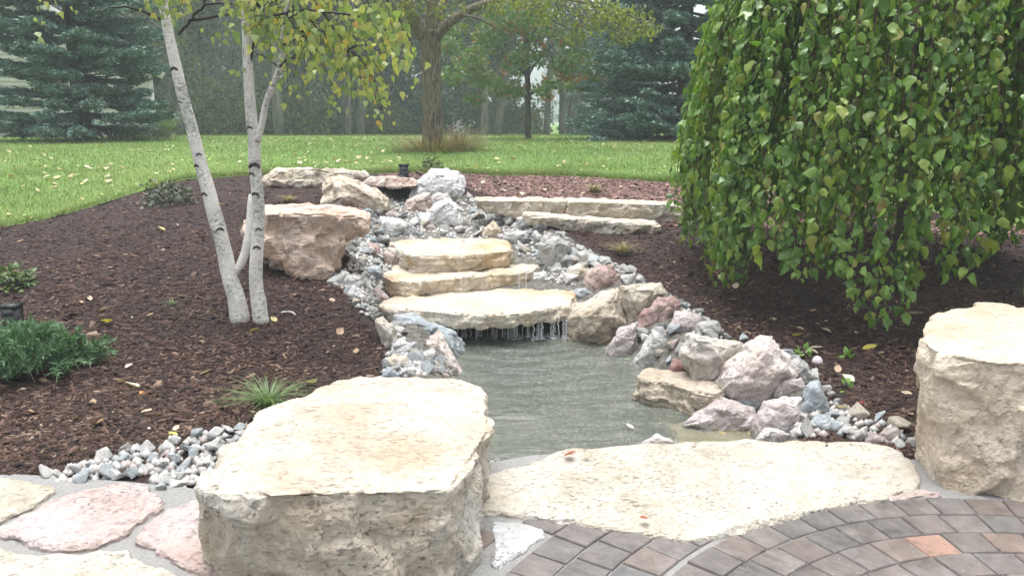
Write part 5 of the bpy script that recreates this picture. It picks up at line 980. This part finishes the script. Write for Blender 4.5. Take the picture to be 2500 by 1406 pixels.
    for a, b, n_ in ((395, 40, 16), (430, 50, 12), (440, 20, 10), (375, 15, 14), (345, 15, 10), (90, 80, 8), (150, 20, 8), (105, -10, 6), (425, -20, 12), (300, -30, 12)): twig(pt(a + 25, -50, Y0), pt(a, b, Y0 - .05), .03, .004, .0015, 8, n_, .035, .3)
    for a, b in ((565, 165), (590, 160), (928, 300), (700, 60), (925, 300)): twig(pt(a + 6, b - 45, Y0), pt(a, b, Y0), .0, .002, .001, 5, 2, .01, .8)
    # the crown goes on above the frame
    for k in range(70):
        h = np.array([RNG.normal(.15, .8), RNG.normal(.2, .6), RNG.uniform(2.4, 4.6)]); s = A[35] if RNG.random() < .5 else C[35]; twig(s, h, .15, .006, .002, 7, 14, .12, .3)
    tag(tw.build('twigs', M['darktwig'], root), kind='stuff')
    P = np.array(P); D = np.array(D); N = np.array(N); sz = RNG.uniform(.028, .064, len(P)); lf = leaf_tmpl(.40, prof=(.35, 1, .85, .5, .22, 0), fold=.15, droop=.12)
    W_ = P + base; pyv = W_[:, 2] < 1.6 + W_[:, 1] * .145; score = np.where(pyv & (W_[:, 2] > 1.6), W_[:, 1] / sz, 1e9); idx = np.argsort(score); top = idx[:300]; rest = idx[300:]
    me = fast_mesh('leaf', *lf, True); me.materials.append(M['birchleaf_one'])
    for k in top:
        o = bpy.data.objects.new('leaf', me); COL.objects.link(o); o.parent = root; o.matrix_local = leaf_matrix(P[k], D[k], N[k], sz[k])
    V, f_ = leaves(lf, P[rest], D[rest], N[rest], sz[rest]); tag(add('foliage', fast_mesh('foliage', V, f_, True), M['birchleaf'], root), kind='stuff'); print('birch leaves', len(P))
birch()

# ---------------------------------------------------------------- broadleaf trees: trunk, limbs, clumped crowns
def crown(clumps, size, mat, root, name='crown', drp=.6, tmpl=QUADLEAF):
    PP = []; SS = []
    for c, r, n in clumps:
        d = unit(RNG.normal(size=(n, 3))) * (RNG.uniform(0, 1, (n, 1)) ** .45); PP.append(np.array(c) + d * np.array(r)); SS.append(size * RNG.uniform(.6, 1.3, n))
    P = np.concatenate(PP); S_ = np.concatenate(SS); keep = vnoise(P * 1.1 / max(size * 6, .3), 4) > -.35; P, S_ = P[keep], S_[keep]; n = len(P)
    V, f_ = leaves(tmpl, P, RNG.normal(0, .6, (n, 3)) + [0, 0, -drp], RNG.normal(0, .7, (n, 3)) + [0, -.3, .6], S_); return tag(add(name, fast_mesh(name, V, f_), mat, root), kind='stuff')
def big_tree():
    base = np.array(gnd(1056, 372)); Y = base[1]; root = tag(empty('shade_tree', base), 'big shade tree with a thick ridged trunk forking above the lawn', 'tree'); pt = lambda px, py, dy=0: at_y(float(px), float(py), Y + dy) - base; k_ = Y / F * 1.02
    m = MB(); C = curve([pt(1056, 395), pt(1056, 370), pt(1056, 330), pt(1055, 250), pt(1054, 180), pt(1052, 110), pt(1050, 75)], 24); m.tube(C, np.interp(np.linspace(0, 1, 24), [0, .1, .25, .6, .85, 1], np.array([60, 54, 48, 44, 46, 54]) * k_ / 2), 28, True, .10, 5)
    m.build('trunk', M['ashbark'], root, True); 
    def limb(pts, w0, w1):
        mm = MB(); Cc = curve(pts, 16); mm.tube(Cc, np.linspace(w0, w1, 16) * k_ / 2, 12, True, .08, 2); mm.build('limb', M['ashbark'], root, True); return Cc
    limb([pt(1045, 95), pt(1020, 65), pt(998, 20, -.1), pt(975, -50, -.3), pt(930, -200, -.6)], 42, 18); limb([pt(1062, 95), pt(1085, 65), pt(1120, 40, .1), pt(1170, 15, .1), pt(1240, -2, .2), pt(1330, -15, .2), pt(1450, 15, .3), pt(1500, 30, .3)], 28, 5); limb([pt(1052, 80), pt(1055, 20), pt(1050, -80), pt(1045, -250)], 34, 16); limb([pt(1050, 80), pt(1085, 0, .3), pt(1120, -100, .5), pt(1200, -260, .6)], 26, 10)
    limb([pt(1130, 38), pt(1165, 45, -.1), pt(1215, 70, -.2), pt(1255, 95, -.3)], 8, 3)
    cl = []
    def c(px, py, dy, rx, rz, n): cl.append((pt(px, py, dy), (rx, rx * 1.2, rz), n))
    for a in ((1370, 20, 0, .5, .3, 240), (1430, 50, .2, .45, .3, 220), (1490, 40, 0, .45, .32, 240), (1545, 50, .2, .4, .3, 200), (1580, 70, 0, .25, .22, 110), (1520, 90, .1, .3, .15, 110), (1450, 10, -.3, .5, .3, 220), (1300, 0, .2, .45, .2, 150), (1330, 35, .3, .3, .2, 90), (1400, 85, .2, .25, .12, 60), (1000, 15, -.4, .35, .2, 90), (1070, 25, -.5, .18, .2, 50), (1130, 70, -.3, .12, .15, 26), (1115, 15, -.4, .25, .15, 60), (970, 25, -.4, .3, .25, 110), (930, 10, -.3, .4, .3, 150), (1220, 10, -.2, .35, .15, 80), (1180, 30, .2, .2, .15, 40)): c(*a)
    for k in range(46): cl.append((np.array([RNG.normal(.3, 2.0), RNG.normal(0, 1.8), RNG.uniform(3.2, 7.5)]), (.8, .8, .5), 150))
    for k in range(26):
        a = cl[k % 16][0]; mm = MB(); mm.tube(curve([a + [-.4, 0, .25], a + [-.1, 0, .1], a + RNG.normal(0, .2, 3)], 6), np.linspace(.018, .005, 6), 5, False); mm.build('branch', M['darkbark'], root)
    crown(cl, .085, M['ashleaf'], root, tmpl=leaf_tmpl(.28, rows=(0, .4, 1), prof=(.2, 1, 0)))
big_tree()
def maple():
    base = np.array(gnd(1291, 342)); Y = base[1]; root = tag(empty('maple_tree', base), 'young maple with green and red leaves on the lawn edge', 'tree'); pt = lambda px, py, dy=0: at_y(float(px), float(py), Y + dy) - base; k_ = Y / F
    m = MB(); m.tube(curve([pt(1290, 350), pt(1289, 300), pt(1288, 200), pt(1286, 110), pt(1284, 0), pt(1280, -200)], 20), np.linspace(17, 9, 20) * k_ / 2, 10, True, .06); m.build('trunk', M['darkbark'], root, True)
    for L in ([(1289, 190), (1262, 160), (1225, 140), (1160, 95)], [(1288, 190), (1300, 165), (1320, 140), (1350, 110)], [(1289, 235), (1320, 215), (1360, 200), (1400, 182)], [(1286, 60), (1265, 30), (1235, 0)], [(1262, 160), (1240, 125), (1228, 90)], [(1287, 100), (1310, 70), (1340, 40)]):
        mm = MB(); mm.tube(curve([pt(a, b, RNG.normal(0, .2)) for a, b in L], 10), np.linspace(9, 3, 10) * k_ / 2, 7, True); mm.build('limb', M['darkbark'], root, True)
    cl = []; rd = []
    for px, py, rx, rz, n in ((1110, 180, .45, .25, 150), (1150, 140, .55, .35, 230), (1100, 110, .35, .25, 120), (1200, 90, .5, .4, 240), (1180, 190, .45, .25, 170), (1250, 220, .35, .2, 120), (1220, 215, .3, .2, 90), (1330, 60, .6, .4, 270), (1390, 90, .5, .4, 240), (1420, 140, .5, .35, 240), (1440, 190, .4, .25, 150), (1370, 200, .5, .2, 180), (1340, 215, .4, .2, 130), (1300, 130, .5, .4, 200), (1240, 40, .6, .35, 240), (1300, 10, .7, .4, 280), (1380, 150, .4, .3, 170), (1160, 240, .3, .18, 70), (1420, 205, .3, .15, 90), (1260, 150, .4, .3, 150), (1100, 60, .4, .3, 130)): cl.append((pt(px, py, RNG.normal(0, .6)), (rx, rx * 1.3, rz), int(n * 1.8)))
    for k in range(40): cl.append((np.array([RNG.normal(0, 1.2), RNG.normal(0, 1.2), RNG.uniform(4.4, 8)]), (.8, .8, .5), 130))
    for px, py, n in ((1245, 65, 60), (1265, 75, 50), (1330, 105, 34), (1360, 100, 30), (1335, 235, 46), (1375, 185, 40), (1340, 190, 26), (1275, 215, 20), (1412, 190, 22), (1300, 60, 22), (1120, 140, 12), (1225, 175, 16)): rd.append((pt(px, py, RNG.normal(-.5, .3)), (.22, .25, .13), n))
    crown(cl, .11, M['mapleleaf'], root); crown(rd, .11, M['redleaf'], root, 'red_leaves')
maple()
# ---------------------------------------------------------------- spruces
def spruce_mesh(H, R0, seed, top=6.5, gap=None, zlow=.25):
    r = np.random.default_rng(seed); tw = MB(); pos = []; dr = []; up = []; br = MB(); z = zlow
    while z < H - .3:
        fr = 1 - z / H; L0 = R0 * fr ** .85 * (1 - (.26 * math.exp(-((z - 1.25) / .5) ** 2) if gap else 0)); nb = 17 if z < top else 6
        for k in range(nb):
            a = r.uniform(0, 6.28); L = L0 * r.uniform(.72, 1.1); o = np.array([math.cos(a), math.sin(a), 0]); tg = np.array([-o[1], o[0], 0]); dz = r.uniform(-.05, .07)
            P = curve([[0, 0, z], o * L * .5 + [0, 0, z + dz - .06 * L], o * L + [0, 0, z + dz - .02 * L + .03]], 9); br.tube(P, np.linspace(.03 * fr + .006, .005, 9), 4, False)
            bare = .35 if not gap or not gap(z, a) else .8
            nt_ = int(L / .13) + 3
            for j in range(nt_):
                t = bare + (1 - bare) * (j + r.random()) / nt_; i = min(int(t * 8), 7); q = P[i] + (P[i + 1] - P[i]) * (t * 8 - i)
                for s_ in (-1, 1, 0):
                    if s_ == 0 and r.random() < .5: continue
                    l = (.16 + .5 * (1 - t) * L / R0) * r.uniform(.7, 1.2); d = unit(o * .9 + tg * s_ * r.uniform(.6, 1.1) + [0, 0, r.uniform(-.25, .15)])
                    m_ = max(2, int(l / .085))
                    for u in range(m_): pos.append(q + d * l * (u + .5) / m_ + [0, 0, -.05 * (u / m_)]); dr.append(d); up.append(1)
                pos.append(q); dr.append(unit(P[min(i + 1, 8)] - P[i])); up.append(1)
        z += (.275 if z < top else .5) * r.uniform(.8, 1.2)
    pos = np.array(pos); dr = np.array(dr); nn = 8; n = len(pos)
    # each clump of needles: nn narrow triangles fanned round the twig
    p = np.repeat(pos, nn, 0) + r.normal(0, .02, (n * nn, 3)); d = np.repeat(dr, nn, 0); rad = unit(r.normal(size=(n * nn, 3)) + [0, 0, .25]); tip = p + d * r.uniform(.03, .09, (n * nn, 1)) + rad * r.uniform(.03, .06, (n * nn, 1)); s = unit(np.cross(d, rad)) * .024
    V = np.stack([p - s, p + s, tip], 1).reshape(-1, 3); return br, fast_mesh('needles', V, np.arange(3 * n * nn).reshape(-1, 3))
def spruce(px, py, Y, H, R0, seed, mat, label, gap=None, scale=1, zlow=.25, proto=None):
    b = at_y(float(px), float(py), Y); b[2] = gz(b[0], b[1]); root = tag(empty('spruce_tree', b), label, 'tree'); root.scale = (scale,) * 3; root.rotation_euler = (0, 0, seed)
    m = MB(); m.tube(curve([[0, 0, -.2], [0.03, 0, H * .5], [0, 0, H]], 10), np.linspace(.17, .015, 10) * H / 10, 9, True); m.build('trunk', M['sprucebark'], root, True)
    if proto is None: br, me = spruce_mesh(H, R0, seed, gap=gap, zlow=zlow); bme = br.mesh('branches')
    else: bme, me = proto
    tag(add('branches', bme, M['sprucebark'], root), kind='stuff'); tag(add('needles', me, mat, root), kind='stuff'); return bme, me
pr1 = spruce(205, 340, 19.5, 11.5, 2.45, 3, M['spruce'], 'blue spruce in front of the pale house at the left', gap=lambda z, a: .8 < z < 1.6 and RNG.random() < .3, zlow=.4)
pr2 = spruce(1665, 345, 20.5, 12, 2.75, 8, M['spruce'], 'dense blue-green spruce beside the mulberry crown', zlow=.15)
spruce(1500, 320, 33, 11, 2.4, 5, M['spruce'], 'hazy smaller spruce peeping out left behind the dense spruce', proto=pr2, scale=.72)
spruce(1395, 322, 52, 11, 2.4, 6, M['spruce2'], 'small dark spruce far off between the leaning forest trunks', proto=pr1, scale=.45)
spruce(20, 330, 31, 11.5, 2.7, 9, M['spruce2'], 'green spruce rising behind the house corner at the left', proto=pr2, scale=1.2)
# mulch ring under the right spruce
V, Q = grid_mesh('ring', np.linspace(2.2, 8, 60), np.linspace(17.6, 24, 60), lambda x, y: ground_z(x, y) + .03); c = V[Q].mean(1); Q = Q[np.hypot(c[:, 0] - 4.6, (c[:, 1] - 20.4) * 1.0) < 2.6 + .15 * np.sin(c[:, 0] * 7)]
tag(add('mulch_ring', fast_mesh('mulch_ring', V, Q, True), ground_mat('needle_litter', [(.3, (.09, .06, .045)), (.7, (.20, .15, .11))], 9)), kind='structure')
# ---------------------------------------------------------------- house behind the left spruce
def house():
    Y = 25.5; xl, xr = at_y(-420., 330., Y)[0], at_y(384., 330., Y)[0]; zb = gz(xr, Y) - .3; ze = at_y(390., 158., Y)[2]; xm = (xl + xr) / 2; zr = ze + (xr - xm) * .62
    root = tag(empty('house', (xr, Y, zb), math.radians(25)), 'pale sided house behind the blue spruce at the left', 'house'); o = np.array([xr, Y, zb])
    m = MB(); V = np.array([[xl, Y + .03, zb], [xr, Y + .03, zb], [xr, Y + .03, ze], [xm, Y + .03, zr], [xl, Y + .03, ze]]); V2 = V + [0, 8, 0]; m.raw(np.concatenate([V, V2]) - o, [[1, 0, 5, 6], [2, 1, 6, 7], [4, 9, 5, 0]], [[0, 1, 2], [0, 2, 4], [2, 3, 4], [5, 7, 6], [5, 9, 7], [7, 9, 8]]); m.build('wall', M['siding'], root)
    z = zb; p = .125
    while z < zr - .1:
        w = (xr - xl) / 2 if z < ze else (xr - xl) / 2 * (zr - z) / (zr - ze); b = MB(); b.raw(np.array([[xm - w, Y + .02, z + p], [xm + w, Y + .02, z + p], [xm + w, Y - .012, z + .004], [xm - w, Y - .012, z + .004], [xm - w, Y + .02, z], [xm + w, Y + .02, z]]) - o, [[0, 3, 2, 1], [3, 4, 5, 2]]); b.build('siding_board', M['siding'], root); z += p
    sl = math.atan2(zr - ze, xr - xm); L = math.hypot(zr - ze, xr - xm) + .45
    for s in (-1, 1):
        for nm, mt, y0, y1, th, up in (('fascia', 'trim', Y - .32, Y - .28, .24, 0.0), ('roof', 'roof', Y - .34, Y + 8.3, .06, .05), ('soffit', 'trim', Y - .28, Y + .02, .03, -.10)):
            b = MB(); d = np.array([s * math.cos(sl), 0, -math.sin(sl)]); nrm = np.array([s * math.sin(sl), 0, math.cos(sl)]); a = np.array([xm, 0, zr]) + nrm * up; e = a + d * L; q = [a, e, e - nrm * th, a - nrm * th]
            b.raw(np.array([[v[0], y, v[2]] for y in (y0, y1) for v in q]) - o, [[0, 1, 2, 3], [7, 6, 5, 4], [0, 4, 5, 1], [1, 5, 6, 2], [2, 6, 7, 3], [3, 7, 4, 0]]); b.build(nm, M[mt], root)
    b = MB(); b.box(np.array([xr - .05, Y - .02, (zb + ze) / 2]) - o, (.12, .05, ze - zb)); b.build('corner_trim', M['trim'], root)
house()
#@@FOREST
# ---------------------------------------------------------------- the wood beyond the lawn
def forest_proto(seed, H=13, rw=2.2, low=3.0, n=42, per=125, s=.18):
    r = np.random.default_rng(seed); m = MB(); lean = r.normal(0, .5, 2); C = curve([[0, 0, -.3], [lean[0] * .3, lean[1] * .3, H * .4], [lean[0], lean[1], H * .9]], 12); m.tube(C, np.linspace(.2, .05, 12), 9, True, .08, seed)
    cl = []
    for k in range(n):
        z = low + (H - low) * r.uniform(0, 1) ** .9; rr = rw * (.55 + .6 * math.sin(math.pi * min(1, (z - low + 1.2) / (H - low + 1.2)))); a = r.uniform(0, 6.28); q = rr * r.uniform(.2, 1) ; c = np.array([lean[0] * z / H + q * math.cos(a), lean[1] * z / H + q * math.sin(a), z]); cl.append((c, (.85, .85, .5), per))
        m.tube(curve([[lean[0] * z / H * .8, lean[1] * z / H * .8, z - .7], (c + [0, 0, z - .2]) * [.5, .5, .5], c], 5), np.linspace(.05, .012, 5), 4, False)
    PP = np.concatenate([np.array(c) + unit(r.normal(size=(k, 3))) * (r.uniform(0, 1, (k, 1)) ** .4) * np.array(q) for c, q, k in cl]); nn = len(PP)
    V, f_ = leaves(QUADLEAF, PP, r.normal(0, .6, (nn, 3)) + [0, 0, -.5], r.normal(0, .7, (nn, 3)) + [0, 0, .6], s * r.uniform(.6, 1.3, nn)); return m.mesh('trunk', True), fast_mesh('crown', V, f_)
FP = [forest_proto(k, low=lo) for k, lo in ((1, 2.0), (2, 2.9), (3, 3.7), (4, 1.3))]
FM = []
for t_, c_ in FP:
    t_.materials.append(M['farbark']); a = c_; b = c_.copy(); a.materials.append(M['forestleaf']); b.materials.append(M['forestleaf2']); FM.append((t_, a, b))
def ftree(px, Y, k, sc, label, group=None, olive=False, fat=1.0, lean=0):
    b = at_y(float(px), 330., Y); z = gz(b[0], b[1]); root = tag(empty('forest_tree', (b[0], b[1], z)), label, 'tree', group); t_, a, o2 = FM[k]
    root.rotation_euler = (0, lean, RNG.uniform(0, 6.28) if not lean else 0); root.scale = (sc, sc, sc); o = add('trunk', t_, None, root); o.scale = (fat, fat, 1); add('crown', o2 if olive else a, None, root)
ftree(682, 33, 0, 1.0, 'pale thick trunked forest tree left of the big trunk, by the birch branch', olive=True, fat=1.15)
ftree(850, 37, 1, 1.0, 'left one of the two close pale forest trunks left of the big tree'); ftree(880, 38, 2, 1.0, 'right one of the two close pale forest trunks left of the big tree')
ftree(1183, 36, 1, .95, 'pale forest trunk just right of the big tree'); ftree(1212, 38, 2, .95, 'leaning pale forest trunk between the big tree and the maple', lean=.12)
ftree(1333, 42, 2, .95, 'forest trunk just right of the maple stem'); ftree(1372, 46, 1, 1.0, 'left one of the two upright dark trunks by the far clearing'); ftree(1388, 47, 2, .95, 'right one of the two upright dark trunks by the far clearing'); ftree(1390, 44, 2, 1.0, 'dark trunk leaning right at the edge of the far clearing', lean=.16)
ftree(735, 36, 1, .95, 'slim forest trunk half hidden behind birch leaves'); ftree(440, 31, 3, .8, 'bushy tree right behind the house corner', olive=True); ftree(500, 36, 0, 1.0, 'dark forest tree between house and leaning birch stem')
for k in range(46):
    px = RNG.uniform(-250, 1225) if k < 34 else RNG.uniform(1650, 2700); Y = RNG.uniform(38, 62); ftree(px, Y, int(RNG.integers(0, 4)), RNG.uniform(.9, 1.3), 'dark forest tree standing in the wood behind the lawn', 'trees of the dark wood', RNG.random() < .3)
for px, Y in ((1425, 78), (1350, 118), (1468, 120), (1520, 90), (1600, 85)): ftree(px, Y, 3, .75, 'misty far tree beyond the clearing', 'misty trees beyond the clearing')
def bush_proto(seed, n=3200, s=.13):
    r = np.random.default_rng(seed); d = unit(r.normal(size=(n, 3))); d[:, 2] = np.abs(d[:, 2]); P = d * r.uniform(.5, 1, (n, 1)) * [1.6, 1.4, 1.9] * (1 + .4 * vnoise(d * 2, seed))[:, None]; V, f_ = leaves(QUADLEAF, P, r.normal(0, .6, (n, 3)) + [0, 0, -.4], r.normal(0, .7, (n, 3)) + [0, 0, .5], s * r.uniform(.6, 1.3, n)); return fast_mesh('understory_shrub', V, f_)
BP = [bush_proto(1), bush_proto(2)]; [b_.materials.append(M['forestleaf']) for b_ in BP]; BP2 = [b_.copy() for b_ in BP]
for b_ in BP2: b_.materials.clear(); b_.materials.append(M['forestleaf2'])
for k in range(34):
    px = RNG.uniform(380, 1290) if k < 28 else RNG.uniform(1600, 2300); Y = RNG.uniform(37, 56); b = at_y(px, 330., Y); o = add('understory_shrub', random.choice(BP2 if k % 3 == 0 else BP), None, None, (b[0], b[1], gz(b[0], b[1]) - .2)); s = RNG.uniform(.7, 1.5); o.scale = (s * 1.2, s, s); o.rotation_euler = (0, 0, RNG.uniform(0, 6.28)); tag(o, 'dark shrub in the undergrowth of the wood', 'shrub', 'shrubs in the undergrowth of the wood')
for px, py, Y, s, lb in ((700, 290, 34.5, 1.2, 'olive green leafy shrub beside the pale thick forest trunk'), (520, 290, 33, 1.1, 'dull olive shrub seen between the leaning birch stem and the middle stem')):
    b = at_y(float(px), 330., Y); o = add('understory_shrub', BP2[0], None, None, (b[0], b[1], gz(b[0], b[1]) - .1)); o.scale = (s, s, s * 1.1); tag(o, lb, 'shrub')
# the depth of the wood: one mass of leaves behind the trees one can tell apart
n = 40000; xx = RNG.uniform(-48, 4.5, n); yy = RNG.uniform(60, 76, n); zz = .6 + 15 * RNG.uniform(0, 1, n) * (1 - .25 * vnoise(np.stack([xx, yy, xx * 0], -1) * .2, 2)); ok = (xx / yy < -.01 + .02 * RNG.normal(size=len(xx)))
P = np.stack([xx, yy, zz], -1)[ok]; n = len(P); V, f_ = leaves(QUADLEAF, P, RNG.normal(0, .6, (n, 3)) + [0, 0, -.4], RNG.normal(0, .7, (n, 3)) + [0, -.4, .5], .62 * RNG.uniform(.6, 1.3, n))
tag(add('far_woods', fast_mesh('far_woods', V, f_), M['forestleaf']), 'deep dark mass of the wood behind the forest trunks', None, None, 'stuff')
# ---------------------------------------------------------------- rain haze
m = MB(); m.box((0, 130, 8.5), (420, 264, 24)); hz, t, b = newmat('rain_haze'); t.nodes.remove(b); pv_ = t.nodes.new('ShaderNodeVolumePrincipled'); pv_.inputs['Density'].default_value = .0027; pv_.inputs['Color'].default_value = (.82, .92, .97, 1); t.links.new(pv_.outputs[0], t.nodes['Material Output'].inputs['Volume'])
tag(m.build('haze', hz), 'thin rain haze filling the air of the garden', None, None, 'stuff')
print('objects', len(bpy.data.objects), 'tris', sum(len(o.data.polygons) for o in bpy.data.objects if o.type == 'MESH'))
